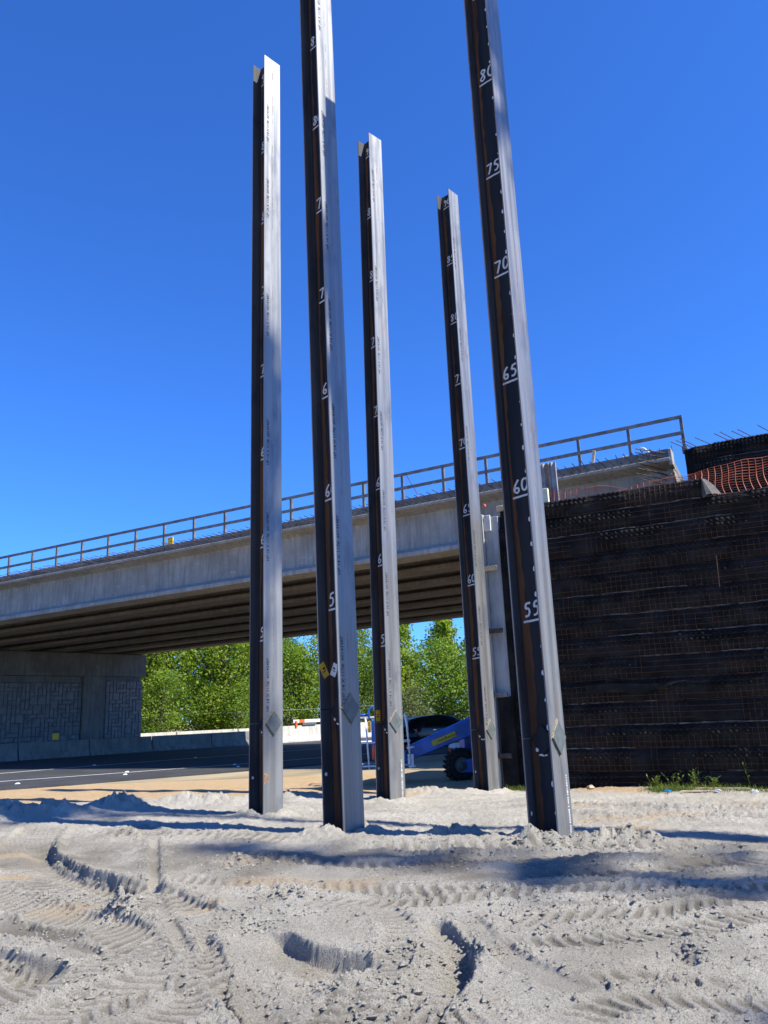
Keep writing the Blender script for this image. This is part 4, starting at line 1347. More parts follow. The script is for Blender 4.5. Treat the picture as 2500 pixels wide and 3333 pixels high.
# ------------------------------------------------------------------ boom lift
lift = thing('boom_lift', (1.2, 20.4, -.18), 'blue boom lift with a white railed basket and chunky black tyre', 'lift')
bd = Vector((1.55, 0, .575)).normalized(); bn = Vector((-bd.z, 0, bd.x))
y0_, y1_ = 19.80, 20.14
boom = MB()
A_, B_ = Vector((.42, 0, .545)), Vector((2.75, 0, 1.41))
prof = []
h0, h1 = .165, .235
def boom_pt(p, h_, yy): return p + bn * h_ + Vector((0, yy, 0))
vs = []
for p, hh in ((A_, h0), (B_, h1)):
    for s_, yy in ((-1, y0_ + .02), (-.85, y0_), (.80, y0_), (1, y0_ + .06), (1, y1_ - .06), (.80, y1_), (-.85, y1_), (-1, y1_ - .02)):
        vs.append(boom_pt(p, s_ * hh, yy))
boom.add(vs, [(i, (i + 1) % 8, 8 + (i + 1) % 8, 8 + i) for i in range(8)] + [tuple(range(8))[::-1], tuple(range(8, 16))])
bo = boom.build('boom', 'lift_blue', lift, bevel=.008)
mb = MB(); cA = A_ + bd * -.02; mb.obox(cA + Vector((0, (y0_ + y1_) / 2, 0)), bd * .035, Vector((0, .175, 0)), bn * .185); mb.build('end_collar', 'lift_grey', bo)
lc = A_ + bd * .86 + bn * -.01
mb = MB(); mb.obox(lc + Vector((0, y0_ - .003, 0)), bd * .31, Vector((0, .002, 0)), bn * .062); lp = mb.build('label_plate', 'label_yellow', bo)
place_text('lettering', 'HercRentals', .10, lc - bd * .17 + Vector((0, y0_ - .0065, 0)) - bn * .005, bd, bn, 'black_print', bo)
# chassis
mb = MB(); mb.box(1.55, 3.1, 20.10, 21.9, .12, .52); mb.build('chassis', 'lift_blue', lift, bevel=.04)
mb = MB(); mb.box(1.62, 2.15, 19.86, 20.30, .02, .34); mb.build('axle_guard', 'lift_blue', lift, bevel=.03)
mb = MB(); mb.box(1.75, 3.0, 20.3, 21.7, .521, 1.1); mb.build('turntable', 'lift_blue', lift, bevel=.05)
def lift_wheel(c, rw=.37, wd=.30):
    axd = Vector((.34, -.94, 0)).normalized()
    mb = MB(); mb.lathe(Vector(c) - axd * wd / 2, axd, [(0, rw * .62), (.01, rw * .86), (.05, rw * .97), (wd * .5, rw), (wd - .05, rw * .97), (wd - .01, rw * .86), (wd, rw * .62), (wd - .05, rw * .55)], 32)
    w_ = mb.build('wheel', 'rubber', lift)
    lug = MB(); side = axd.cross(Vector((0, 0, 1))).normalized()
    for k in range(20):
        for hs in (-1, 1):
            a = 2 * math.pi * (k + (.25 if hs > 0 else -.25)) / 20
            rd = side * math.cos(a) + Vector((0, 0, 1)) * math.sin(a); tg = -side * math.sin(a) + Vector((0, 0, 1)) * math.cos(a)
            lug.obox(Vector(c) + rd * (rw + .005) + axd * hs * wd * .25, axd * wd * .24 + tg * .02 * hs, tg * .024, rd * .030)
    lug.build('tread', 'rubber', w_)
    hb_ = MB(); hb_.lathe(Vector(c) + axd * (wd / 2 - .06), axd, [(0, rw * .54), (.02, rw * .52), (.04, rw * .3), (.09, rw * .26), (.10, .02)], 20)
    hb_.build('hub', 'lift_grey', w_)
lift_wheel((1.60, 19.98, .20)); lift_wheel((2.95, 21.9, .20))
# basket
x0b, x1b, ya, yb, zf, ztop = -.86, .40, 19.55, 20.35, .20, 1.40
mb = MB(); mb.box(x0b, x1b + .03, ya, yb, zf, zf + .05); mb.build('basket_floor', 'lift_grey', lift, bevel=.01)
def rail(pts, r=.020, mat='lift_white'):
    mb = MB(); mb.tube(pts, r, 8); mb.build('basket_rail', mat, lift, True)
for z in (ztop, .82, .28):
    rail([(x0b, ya, z), (x1b - .08 * (z > 1), ya, z), (x1b - .08 * (z > 1), yb, z)], .022)
    rail([(x0b, ya, z), (x0b, yb, z), (x1b, yb, z)], .020)
for x, y in ((x0b, ya), (x0b, yb), (-.62, ya), (x1b - .02, yb)):
    rail([(x - .03, y, ztop), (x + .03, y, zf)], .022)
rail([(x1b - .10, ya, ztop + .08), (x1b - .06, ya, 1.2), (x1b + .0, ya, zf + .02)], .026)
rail([(x1b - .08, ya, .66), (x1b + .10, ya, .68)], .028)
rail([(x1b - .06, ya - .02, .23), (x1b + .12, ya - .02, .25)], .028)
mb = MB(); mb.box(x1b - .07, x1b + .07, ya - .01, ya + .01, .27, .52); mb.build('toe_board', 'lift_white', lift, bevel=.006)
mb = MB(); mb.box(-.52, -.18, ya + .06, ya + .36, .42, 1.36); mb.build('control_box', 'lift_blue', lift, bevel=.03)
mb = MB(); mb.box(-.44, -.22, ya + .045, ya + .06, 1.08, 1.22); mb.build('control_plate', 'lift_white', lift)
mb = MB(); mb.box(-.60, -.53, ya + .06, ya + .16, 1.05, 1.32); mb.build('warning_plate', 'safety_yellow', lift)
mb = MB(); mb.lathe((-.47, ya + .02, .42), (0, 0, 1), [(0, .05), (.28, .05), (.33, .025), (.36, .02)], 12); mb.build('extinguisher', 'red_cap', lift, True)
rail([(-.56, ya, 1.36), (-.57, ya, 1.56), (-.50, ya, 1.64), (-.2, ya, 1.66), (-.12, ya, 1.5), (-.12, ya, 1.38)], .028, 'lift_blue')
rail([(x0b, ya + .1, 1.47), (-.56, ya + .1, 1.47)], .026, 'lift_blue')
mb = MB(); mb.obox((-.02, 20.0, .42), (.34, 0, .04), (0, .10, 0), (-.02, 0, .14)); mb.build('jib', 'lift_blue', lift, bevel=.02)

# ------------------------------------------------------------------ car on the road
cdir = Vector((.80, .60, 0)); cside = Vector((.60, -.80, 0)); cpos = Vector((2.25, 38.6, -.16))
car = thing('passing_car', cpos, 'dark hatchback on the shaded road behind the boom lift', 'car')
def CP(x, y, z): return cpos + cdir * x + cside * y + Vector((0, 0, z))
st = [(-2.1, .35, .55, .80, .62), (-1.98, .22, .95, 1.0, .74), (-1.75, .18, 1.02, 1.30, .58), (-1.3, .18, .98, 1.42, .60), (-.5, .18, .95, 1.47, .62), (.1, .18, .93, 1.44, .61), (.55, .18, .92, 1.28, .60), (1.10, .18, .92, .95, .70), (1.70, .20, .80, .84, .72), (2.05, .26, .62, .70, .66), (2.15, .35, .50, .58, .55)]
mb = MB(); vs = []
for x, zb, belt, top, hwr in st:
    hw_ = .88 if abs(x) < 1.7 else .80
    for y, z in ((-hw_ * .92, zb), (-hw_, zb + .2), (-hw_, belt - .12), (-hw_ * .95, belt), (-hwr, top), (hwr, top), (hw_ * .95, belt), (hw_, belt - .12), (hw_, zb + .2), (hw_ * .92, zb)):
        vs.append(CP(x, y, z))
k = 10
fs = [(i * k + j, i * k + (j + 1) % k, (i + 1) * k + (j + 1) % k, (i + 1) * k + j) for i in range(len(st) - 1) for j in range(k)]
fs += [tuple(range(k))[::-1], tuple((len(st) - 1) * k + j for j in range(k))]
mb.add(vs, fs); body = mb.build('body', 'car_paint', car, True)
def glass(pts, name='window'):
    mb = MB(); mb.add([CP(*p) for p in pts], [tuple(range(len(pts)))]); return mb.build(name, 'car_glass', car)
for s_ in (1, -1):
    glass([(-1.55, s_ * .875, 1.03), (-.55, s_ * .868, 1.00), (-.55, s_ * .66, 1.42), (-1.30, s_ * .64, 1.37)])
    glass([(-.47, s_ * .868, .99), (.78, s_ * .86, .97), (.35, s_ * .67, 1.32), (.0, s_ * .66, 1.40), (-.47, s_ * .665, 1.42)])
glass([(.62, -.58, 1.27), (.62, .58, 1.27), (1.14, .70, .97), (1.14, -.70, .97)], 'windscreen')
for s_ in (1, -1):
    for x in (-1.32, 1.33):
        mb = MB(); mb.lathe(CP(x, s_ * .70, .31), cside * s_, [(0, .2), (.01, .29), (.04, .315), (.16, .315), (.19, .29), (.2, .2), (.18, .19)], 24)
        w_ = mb.build('wheel', 'rubber', car, True)
        mb = MB(); mb.lathe(CP(x, s_ * .875, .31), cside * s_, [(0, .20), (.02, .18), (.02, .05), (.03, .04)], 16); mb.build('rim', 'lift_grey', w_)
    mb = MB(); mb.obox(CP(.72, s_ * .97, 1.0), cdir * .10, cside * .08, Vector((0, 0, .07))); mb.build('mirror', 'car_paint', car, bevel=.02)
    mb = MB(); mb.obox(CP(2.02, s_ * .58, .60), cdir * .08, cside * .14, Vector((0, 0, .06))); mb.build('headlight', 'chrome', car, bevel=.02)
    mb = MB(); mb.obox(CP(-2.02, s_ * .66, .80), cdir * .05, cside * .10, Vector((0, 0, .09))); mb.build('tail_light', 'red_cap', car, bevel=.02)
    for x in (-.1, -1.1):
        mb = MB(); mb.obox(CP(x, s_ * .892, .82), cdir * .09, cside * .012, Vector((0, 0, .014))); mb.build('door_handle', 'chrome', car)

# traffic drum behind the lift
dpos = Vector((2.35, 31.0, -.15))
drum = thing('traffic_drum', dpos, 'orange and white striped traffic drum between the lift and the road', 'drum')
for i, (za, zb_, r0, r1, mt_) in enumerate([(.04, .27, .285, .275, 'drum_orange'), (.27, .45, .268, .26, 'drum_white'), (.45, .64, .255, .245, 'drum_orange'), (.64, .80, .24, .232, 'drum_white'), (.80, .95, .228, .22, 'drum_orange')]):
    mb = MB(); mb.lathe(dpos, (0, 0, 1), [(za, r0), (zb_ - .003, r1)], 20); mb.build('band', mt_, drum)
mb = MB(); mb.lathe(dpos, (0, 0, 1), [(0, .36), (.05, .36), (.07, .30)], 20); mb.build('base_ring', 'rubber', drum)
mb = MB(); mb.tube([dpos + Vector((-.10, 0, .94)), dpos + Vector((-.08, 0, 1.03)), dpos + Vector((.08, 0, 1.03)), dpos + Vector((.10, 0, .94))], .016, 6); mb.build('handle', 'drum_orange', drum)
# bent bar standing behind the car
mb = MB(); mb.tube([(4.05, 41.0, -.15), (3.95, 41.0, 1.35), (3.75, 41.0, 1.42), (3.1, 41.0, 1.40), (3.05, 41.0, 1.2)], .03, 6)
tag(mb.build('bent_bar', 'lift_grey', None, True, loc=(4.05, 41.0, -.15)), 'bent dark bar standing upright behind the parked lift', 'bar')

# guide cable in front of the trees
mb = MB(); mb.tube([(-26, 60, 2.15), (-12, 62.0, 1.95), (2, 62.5, 2.1), (12, 62, 3.2)], .016, 5, True)
tag(mb.build('overhead_cable', 'cable', None, True, loc=(-26, 60, 2.1)), 'thin pale cable stretched in front of the trees', 'cable')

# ------------------------------------------------------------------ trees
def leaf_cloud(mb, c, r, n, size, rs, flat=1.0):
    for _ in range(n):
        d = Vector((rs.gauss(0, 1), rs.gauss(0, 1), rs.gauss(0, 1) * flat))
        p = c + d * r * .55
        a = Vector((rs.gauss(0, 1), rs.gauss(0, 1), rs.gauss(0, .7))).normalized()
        b_ = a.cross(Vector((rs.gauss(0, 1), rs.gauss(0, 1), rs.gauss(0, 1)))).normalized()
        s = size * rs.uniform(.6, 1.35)
        k = len(mb.v)
        mb.v += [tuple(p - a * s), tuple(p + b_ * s * .55), tuple(p + a * s), tuple(p - b_ * s * .55)]
        mb.f.append((k, k + 1, k + 2, k + 3))

def make_broadleaf(name, seed, height, radius, low, nclump, per, leaf, mat, upright=1.0, gap=.0):
    rs = random.Random(seed)
    t = bpy.data.objects.new(name, None); COL.objects.link(t); t.empty_display_size = .3
    trunk = MB()
    pts = [Vector((0, 0, -.3))]
    for i in range(1, 8):
        pts.append(Vector((rs.uniform(-.15, .15) * i * .4, rs.uniform(-.15, .15) * i * .4, height * .82 * i / 7)))
    trunk.tube(pts, [height * .016 * (1 - .11 * i) for i in range(8)], 8)
    crown = MB()
    for i in range(nclump):
        f = (i + rs.random()) / nclump
        z = height * (low + (1 - low) * f ** .9)
        rr = radius * (math.sin(math.pi * min(1, (.10 + .90 * f) ** upright)) ** .65 + .12) * math.sqrt(rs.random())
        a = rs.uniform(0, 2 * math.pi)
        base = pts[min(7, int(f * 7))]
        c = Vector((base.x + rr * math.cos(a), base.y + rr * math.sin(a), z))
        if rs.random() < .35:
            s = pts[max(1, min(6, int(f * 6)))]
            trunk.tube([s, s.lerp(c, .5) + Vector((0, 0, -.2)), c], [height * .006, height * .004, .015], 5)
        leaf_cloud(crown, c, radius * rs.uniform(.24, .42), int(per * rs.uniform(.6, 1.3)), leaf, rs, .75)
    tr = trunk.build('trunk', 'bark', None, True); tr.parent = t
    cr = crown.build('crown', mat, None); cr.parent = t
    return t

def make_conifer(name, seed, height, radius, n, mat, low=.12, spray=.30, per=5):
    rs = random.Random(seed)
    t = bpy.data.objects.new(name, None); COL.objects.link(t); t.empty_display_size = .3
    trunk = MB(); trunk.tube([(0, 0, -.3), (0, 0, height * .5), (0, 0, height * .99)], [height * .014, height * .008, .02], 8)
    crown = MB()
    for i in range(n):
        f = low + (1 - low) * (i + rs.random()) / n
        z = height * f
        r = radius * (1 - f) ** .85 * rs.uniform(.55, 1.1) + .12
        a = rs.uniform(0, 6.283)
        d = Vector((math.cos(a), math.sin(a), -.28))
        m_ = max(3, int(r / .28))
        for j in range(m_):
            g_ = (j + .5) / m_
            c = Vector((0, 0, z)) + d * r * g_ + Vector((0, 0, .25 * g_ * g_ * r * .5))
            leaf_cloud(crown, c, .26, per, spray * (1.1 - .4 * g_), rs, .5)
        if i % 3 == 0: trunk.tube([(0, 0, z), tuple(Vector((0, 0, z)) + d * r * .8)], [.05, .012], 4, False)
    tr = trunk.build('trunk', 'bark', None, True); tr.parent = t
    cr = crown.build('crown', mat, None); cr.parent = t
    return t

def copy_tree(src):
    r = src.copy(); COL.objects.link(r)
    for ch in src.children:
        c = ch.copy(); COL.objects.link(c); c.parent = r
    return r

kinds = {
 'maple': make_broadleaf('maple_tree', 1, 11.0, 3.4, .06, 170, 74, .135, 'leaf_maple'),
 'alder': make_broadleaf('alder_tree', 2, 12.5, 2.7, .05, 170, 70, .12, 'leaf_alder', .9),
 'round': make_broadleaf('leafy_tree', 3, 8.5, 3.2, .03, 130, 58, .14, 'leaf_alder', 1.1),
 'poplar': make_broadleaf('poplar_tree', 5, 10.0, 1.9, .10, 120, 55, .15, 'leaf_maple', .8),
 'pale': make_broadleaf('pale_shrub', 4, 3.2, 1.5, .02, 46, 46, .10, 'leaf_pale'),
 'fir': make_conifer('fir_tree', 6, 14.0, 2.6, 130, 'needle', .12, .28),
}
spots = [
 ('maple', -19.5, 66, 1.10, 'broad bright maple growing just behind the stone-panelled pier end'),
 ('alder', -16.0, 69, 1.05, 'tall dense alder next to the maple behind the pier'),
 ('maple', -13.2, 65, .98, 'bright maple with wide crown beyond the sunlit barrier behind the pier'),
 ('alder', -10.6, 70, .92, 'alder with dark gaps seen past the stained pile'),
 ('round', -8.3, 66, .84, 'low rounded leafy tree above the barricade board'),
 ('poplar', -8.9, 78, .82, 'slim thin-topped poplar with sky beside it'),
 ('maple', -5.4, 68, .80, 'yellow-green maple between the barricade board and the lift basket'),
 ('fir', -6.4, 84, .86, 'dark fir rising behind the yellow-green maple'),
 ('alder', -2.9, 70, .80, 'alder rising over the lift basket'),
 ('poplar', .9, 68, .96, 'full upright poplar beside the gap of open sky under the bridge'),
 ('poplar', 4.3, 70, .95, 'upright poplar next to the dark fir over the car'),
 ('fir', 6.2, 84, .92, 'dark fir behind the poplars over the car'),
 ('round', 3.9, 63, .80, 'dense rounded tree above the blue boom'),
 ('poplar', 7.4, 67, .86, 'upright poplar beside the white concrete column'),
 ('alder', 9.4, 74, .78, 'alder partly hidden by the white concrete column'),
 ('pale', 1.6, 60.5, 1.05, 'pale flowering shrub behind the sunlit barrier by the lift basket'),
 ('pale', -3.6, 61.5, .9, 'small pale shrub behind the barrier next to the sticker pile'),
 ('alder', -24, 74, 1.1, 'tall alder behind the pier wall'),
 ('alder', -28, 70, 1.1, 'alder growing behind the shaded stone panels'),
 ('round', -1.2, 65.5, .70, 'low dense leafy tree behind the lift basket'),
 ('round', 7.0, 62.5, .62, 'small rounded tree by the yellow reflector on the barrier'),
 ('round', -15.2, 63, .55, 'small rounded tree low beside the pier end'),
 ('round', -11.8, 62.8, .5, 'small leafy tree under the bright maple'),
 ('round', -17.3, 61.0, .62, 'low leafy tree filling the gap between pier end and barrier'),
 ('maple', -21.5, 72, 1.0, 'maple behind the pier cap beam'),
 ('maple', 1.8, 80, .60, 'maple filling the gap behind the two poplars'),
 ('alder', -13.0, 82, 1.0, 'alder in the second row behind the bright maples'),
 ('alder', -18.0, 84, 1.05, 'alder in the second row behind the pier end'),
 ('alder', -2.2, 86, .66, 'short alder in the second row behind the sky gap'),
]
first = {}
trs = random.Random(99)
for kd, x, y, sc_, lab in spots:
    o = kinds[kd] if kd not in first else copy_tree(kinds[kd])
    first[kd] = True
    o.location = (x, y, -.2); o.rotation_euler = (0, 0, trs.uniform(0, 6.28)); o.scale = (sc_ * trs.uniform(.92, 1.1), sc_ * trs.uniform(.92, 1.1), sc_)
    tag(o, lab, 'shrub' if kd == 'pale' else 'tree', 'trees and shrubs beyond the road')
# firs beside the site whose shade falls across the sand
shade = make_conifer('tall_fir', 12, 38.0, 6.0, 170, 'needle', .22, .33, 1)
shade.location = (27.9, -5.45, -.2); tag(shade, 'tall dark fir off to the sunny side, shading the sand before the piles', 'tree', 'firs on the sunny side of the site')
s2 = make_conifer('tall_fir', 13, 29.0, 4.2, 130, 'needle', .15, .38)
s2.location = (25.3, -7.75, -.2); tag(s2, 'shorter dark fir further from the piles on the sunny side', 'tree', 'firs on the sunny side of the site')

s3 = make_conifer('tall_pine', 14, 34.4, 14.0, 60, 'needle', .875, .30, 3)
s3.location = (18.74, 1.68, -.2); tag(s3, 'bare-stemmed pine with a tufted top on the sunny side of the piles', 'tree', 'firs on the sunny side of the site')

# ------------------------------------------------------------------ small things at the wall foot
def gz(x, y): return ground_z(x, y)
def lath(a, b_, label, zoff=(.03, .03), wd=.025, mat='pale_wood', grp='timber stakes at the wall foot'):
    p = Vector((a[0], a[1], gz(*a) + zoff[0])); q = Vector((b_[0], b_[1], gz(*b_) + zoff[1]))
    d = (q - p); ln = d.length; d.normalize()
    sd = d.cross(Vector((0, 0, 1))).normalized(); up = sd.cross(d)
    mb = MB(); mb.obox((p + q) / 2, d * ln / 2, sd * wd, up * .011)
    mb.add([q + sd * wd + up * .011, q - sd * wd + up * .011, q - sd * wd - up * .011, q + sd * wd - up * .011, q + d * .05], [(0, 1, 4), (1, 2, 4), (2, 3, 4), (3, 0, 4)])
    o = mb.build('timber_stake', mat, None, loc=(p + q) / 2); tag(o, label, 'stake', grp)
    return p, q
def bow(p, label):
    mb = MB(); rs = random.Random(int(p.x * 1000))
    for k in range(7):
        a = rs.uniform(0, 6.28); d = Vector((math.cos(a), math.sin(a) * .5, rs.uniform(-.2, .9))).normalized()
        s = d.cross(Vector((0, 1, .3))).normalized() * .013
        pts = [p, p + d * .045 + Vector((0, 0, .012)), p + d * .085 - Vector((0, 0, .01))]
        vs = []
        for q in pts: vs += [q - s, q + s]
        mb.add(vs, [(0, 2, 3, 1), (2, 4, 5, 3)])
    tag(mb.build('ribbon_bow', 'tape_blue', None, loc=p), label, 'ribbon', 'blue ribbons at the wall foot')
WL = lambda u_, off: (Bl(u_, -7.2 - off, 0).x, Bl(u_, -7.2 - off, 0).y)
p, q = lath(WL(9.75, .42), WL(10.60, .30), 'timber stake lying in the grass among the tallest weeds')
p, q = lath(WL(9.55, .75), WL(10.15, .62), 'timber stake lying at the sand edge below the weeds')
p, q = lath(WL(11.15, .10), WL(12.2, .42), 'longest timber stake with a blue ribbon on its upper end', (.16, .05)); bow(p.lerp(q, .10) + Vector((0, -.02, .02)), 'blue ribbon bow tied to the longest stake')
p, q = lath(WL(10.98, .45), WL(11.55, .42), 'short timber stake end resting on the clay bank', (.10, .06)); bow(p.lerp(q, .2) + Vector((0, -.02, .0)), 'large blue ribbon bow on the clay bank')
p, q = lath(WL(11.7, .55), WL(12.3, .6), 'timber stake half buried in the clay near the stacked boards', (.03, .02)); bow(p.lerp(q, .5) + Vector((0, -.02, .03)), 'small blue ribbon bow near the stacked boards')
bow(Vector((*WL(9.35, .75), gz(*WL(9.35, .75)) + .03)), 'blue ribbon scrap on the sand at the foot of the weeds')
# stacked boards at the right
st_ = thing('board_stack', Vector((*WL(12.62, .45), gz(*WL(12.62, .45)))), 'stack of pale boards against the foot of the black wall', 'boards')
for i, (a, b_, z) in enumerate([(12.33, 13.6, .17), (12.45, 13.6, .05), (12.33, 13.4, .28)]):
    c0, c1 = Vector((*WL(a, .42), gz(*WL(12.4, .45)) + z)), Vector((*WL(b_, .42), gz(*WL(12.4, .45)) + z))
    mb = MB(); mb.obox((c0 + c1) / 2, (c1 - c0) / 2, BW * .12, Vector((0, 0, .022))); mb.build('board', 'board_white', st_, bevel=.004)
for a in (12.42, 13.2):
    c0 = Vector((*WL(a, .42), gz(*WL(12.4, .45)) + .11)); mb = MB(); mb.obox(c0, BU * .05, BW * .10, Vector((0, 0, .034))); mb.build('spacer', 'rail_timber', st_)
# concrete test cylinder and orange rock by the wall
c = Vector((*WL(6.95, .18), gz(*WL(6.95, .18)) - .02))
cy = thing('concrete_cylinder', c, 'small grey concrete cylinder standing between the white column and the black wall', 'cylinder')
mb = MB(); mb.lathe(c, (0, 0, 1), [(0, .072), (.006, .076), (.25, .076), (.256, .072)], 18); mb.build('body', 'pipe_grey', cy)
mb = MB(); mb.lathe(c, (0, 0, 1), [(.256, .080), (.285, .080), (.288, .070)], 18); mb.build('lid', 'pipe_grey', cy)
def rockmesh(seed, r):
    rs = random.Random(seed); mb = MB(); vs = []; fs = []
    nu_, nv_ = 9, 6
    for i in range(nv_ + 1):
        ph = math.pi * i / nv_
        for j in range(nu_):
            th = 2 * math.pi * j / nu_
            k_ = r * rs.uniform(.75, 1.15)
            vs.append(Vector((math.sin(ph) * math.cos(th) * k_, math.sin(ph) * math.sin(th) * k_ * .85, math.cos(ph) * k_ * .7)))
    fs = [(i * nu_ + j, i * nu_ + (j + 1) % nu_, (i + 1) * nu_ + (j + 1) % nu_, (i + 1) * nu_ + j) for i in range(nv_) for j in range(nu_)]
    mb.add(vs, fs); return mb
def rock(x, y, r, label, seed, mat='rock', grp='stones at the wall foot'):
    me = rockmesh(seed, r).mesh('stone'); me.materials.append(M[mat])
    o = bpy.data.objects.new('loose_stone', me); COL.objects.link(o); o.location = (x, y, gz(x, y) + r * .35)
    tag(o, label, 'stone', grp)
rock(*WL(7.85, .16), .075, 'orange stone at the wall foot beside the numbered pile', 5)
rock(*WL(10.15, .70), .06, 'pale stone between the stakes below the weeds', 6, 'pipe_grey')
rock(*WL(10.72, .62), .07, 'pale flat stone at the edge of the clay bank', 7, 'pipe_grey')
rock(*WL(11.28, .78), .06, 'round pale stone low on the clay bank', 8, 'pipe_grey')

# grass and weeds along the wall foot
gr = MB(); rs = random.Random(5)
def blade(x, y, hgt, lean, wd):
    z = gz(x, y) - .01; a = rs.uniform(0, 6.28)
    d = Vector((math.cos(a), math.sin(a), 0)); s = Vector((-d.y, d.x, 0)) * wd
    p = Vector((x, y, z))
    vs = []
    for i, f in enumerate((0, .4, .75)):
        q = p + d * lean * f * f * hgt + Vector((0, 0, hgt * f * (1 - .25 * lean * f)))
        vs += [q - s * (1 - f * .7), q + s * (1 - f * .7)]
    vs.append(p + d * lean * hgt + Vector((0, 0, hgt * (1 - .3 * lean))))
    gr.add(vs, [(0, 1, 3, 2), (2, 3, 5, 4), (4, 5, 6)])
for k in range(2600):
    uu = rs.choice([rs.gauss(9.6, .35), rs.gauss(10.6, .5), rs.gauss(12.0, .35), rs.uniform(8.7, 12.8), rs.gauss(9.2, .12)])
    off = abs(rs.gauss(.30, .18))
    if off > .75 or not 8.2 < uu < 13.2: continue
    x, y = WL(uu, off)
    blade(x, y, rs.uniform(.04, .13) * (1.5 if 8.9 < uu < 10.2 and rs.random() < .3 else 1), rs.uniform(.2, 1.0), rs.uniform(.003, .006))
for k in range(260):
    uu = rs.gauss(6.5, .22); x, y = WL(uu, abs(rs.gauss(.15, .1))); blade(x, y, rs.uniform(.04, .16), rs.uniform(.3, 1), .004)
tag(gr.build('grass', 'grass'), kind='stuff')
def weed(u_, off, hgt, nst, label, seed):
    rs = random.Random(seed); x, y = WL(u_, off); z = gz(x, y)
    t = thing('weed', (x, y, z), label, 'weed', 'weeds at the wall foot')
    sm = MB(); lm = MB()
    for k in range(nst):
        a = rs.uniform(0, 6.28); ln = rs.uniform(.15, .55)
        top = Vector((x + math.cos(a) * ln * hgt, y + math.sin(a) * ln * hgt, z + hgt * rs.uniform(.6, 1)))
        p0 = Vector((x, y, z - .02)); mid = p0.lerp(top, .5) + Vector((0, 0, hgt * .12))
        sm.tube([p0, mid, top], [.005, .004, .002], 4)
        for j in range(9):
            f = .25 + .75 * j / 8
            q = p0.lerp(mid, f * 2) if f < .5 else mid.lerp(top, f * 2 - 1)
            d = Vector((rs.gauss(0, 1), rs.gauss(0, 1), rs.uniform(.1, .9))).normalized()
            s = d.cross(Vector((0, 0, 1))).normalized() * .013; l_ = rs.uniform(.05, .11)
            lm.add([q, q + d * l_ * .5 + s, q + d * l_, q + d * l_ * .5 - s], [(0, 1, 2, 3)])
    sm.build('stem', 'grass', t); lm.build('leaves', 'grass', t)
weed(9.05, .22, .24, 7, 'low spiky weed next to the tallest weeds', 1)
weed(9.35, .15, .36, 4, 'tall pale seed-head weed against the black wall', 2)
weed(9.75, .20, .38, 6, 'bushiest tall green weed against the black wall', 3)
weed(10.05, .22, .24, 5, 'bent weed beside the bushiest one', 4)
weed(10.65, .12, .46, 1, 'single thin upright weed stem against the wall', 5)
weed(12.1, .25, .18, 5, 'small leafy weed near the stacked boards', 6)

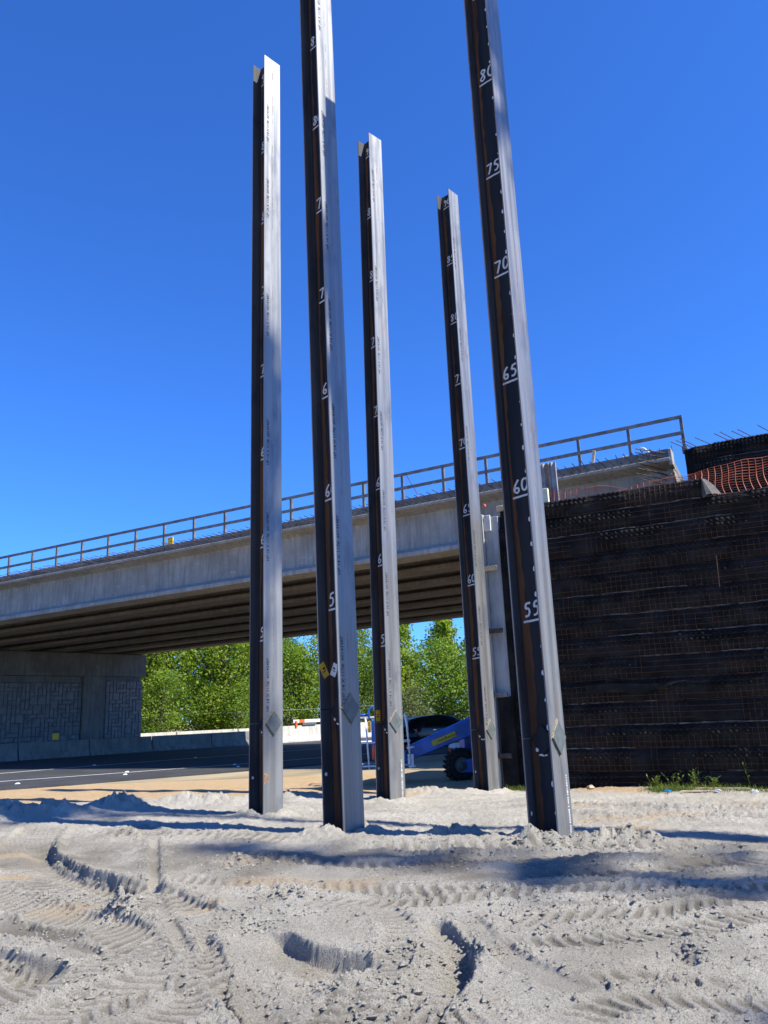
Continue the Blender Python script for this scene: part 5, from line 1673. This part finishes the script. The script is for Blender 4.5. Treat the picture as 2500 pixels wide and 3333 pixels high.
# crumbs of sand thrown up round the tracks
cl = MB(); rs = random.Random(31)
base = [rockmesh(40 + i, 1.0) for i in range(5)]
small = []
for i in range(5):
    r2 = random.Random(70 + i); vs = []
    for d in ((1, 0, 0), (-1, 0, 0), (0, 1, 0), (0, -1, 0), (0, 0, 1), (0, 0, -1)):
        vs.append(Vector(d) * r2.uniform(.6, 1.2) + Vector((r2.uniform(-.3, .3), r2.uniform(-.3, .3), r2.uniform(-.2, .2))))
    small.append((vs, [(0, 2, 4), (2, 1, 4), (1, 3, 4), (3, 0, 4), (2, 0, 5), (1, 2, 5), (3, 1, 5), (0, 3, 5)]))
spots_c = [(-2.15, 6.72, .24, 260), (-.93, 7.22, .34, 260), (-1.5, 8.7, .5, 260), (.42, 5.5, .28, 150), (2.4, 9.1, .4, 180), (1.5, 9.0, .4, 150), (.7, 9.8, .4, 150), (-.3, 5.0, .3, 120), (-3.4, 7.6, .5, 150), (1.6, 8.1, .8, 150), (1.3, 5.9, .6, 120), (-1.1, 6.6, .3, 100), (1.75, 5.3, .15, 80), (-.55, 5.15, .5, 260), (.15, 5.6, .4, 220), (-1.1, 6.45, .4, 200), (0, 4.6, .5, 220), (-2.6, 7.5, .6, 220), (.9, 6.3, .6, 200), (2.2, 5.6, .6, 160), (-1.9, 5.2, .6, 200)]
for x, y, r, n in spots_c:
    for k in range(n):
        px, py = x + rs.gauss(0, r * .6), y + rs.gauss(0, r * .45)
        if py < 3.2: continue
        s = rs.uniform(.005, .020) * (1.8 if rs.random() < .10 else 1)
        vs, fs = small[k % 5]
        z = gz(px, py)
        a = rs.uniform(0, 6.28); ca, sa = math.cos(a) * s, math.sin(a) * s
        cl.add([(px + v.x * ca - v.y * sa, py + v.x * sa + v.y * ca, z + v.z * s * .8 + s * .2) for v in vs], fs)
for poly, half in EDGES:
    for a_, b_ in zip(poly, poly[1:]):
        va, vb = Vector(a_), Vector(b_); d_ = (vb - va); nn = Vector((-d_.y, d_.x)).normalized()
        for k in range(int(d_.length * 60)):
            p_ = va.lerp(vb, rs.random()) + nn * rs.choice((-1, 1)) * (half + abs(rs.gauss(.02, .06)))
            if p_.y < 3.6: continue
            s = rs.uniform(.005, .014) * (1.7 if rs.random() < .1 else 1)
            vs, fs = small[k % 5]; z = gz(p_.x, p_.y); a = rs.uniform(0, 6.28); ca, sa = math.cos(a) * s, math.sin(a) * s
            cl.add([(p_.x + v.x * ca - v.y * sa, p_.y + v.x * sa + v.y * ca, z + v.z * s * .8 + s * .2) for v in vs], fs)
for k in range(2600):
    py = rs.uniform(3.6, 16); px = rs.uniform(-.5, .5) * (py + 1.2)
    s = rs.uniform(.004, .012); vs, fs = small[k % 5]; z = gz(px, py); a = rs.uniform(0, 6.28); ca, sa = math.cos(a) * s, math.sin(a) * s
    cl.add([(px + v.x * ca - v.y * sa, py + v.x * sa + v.y * ca, z + v.z * s * .8 + s * .2) for v in vs], fs)
tag(cl.build('sand_crumbs', 'sand'), kind='stuff')
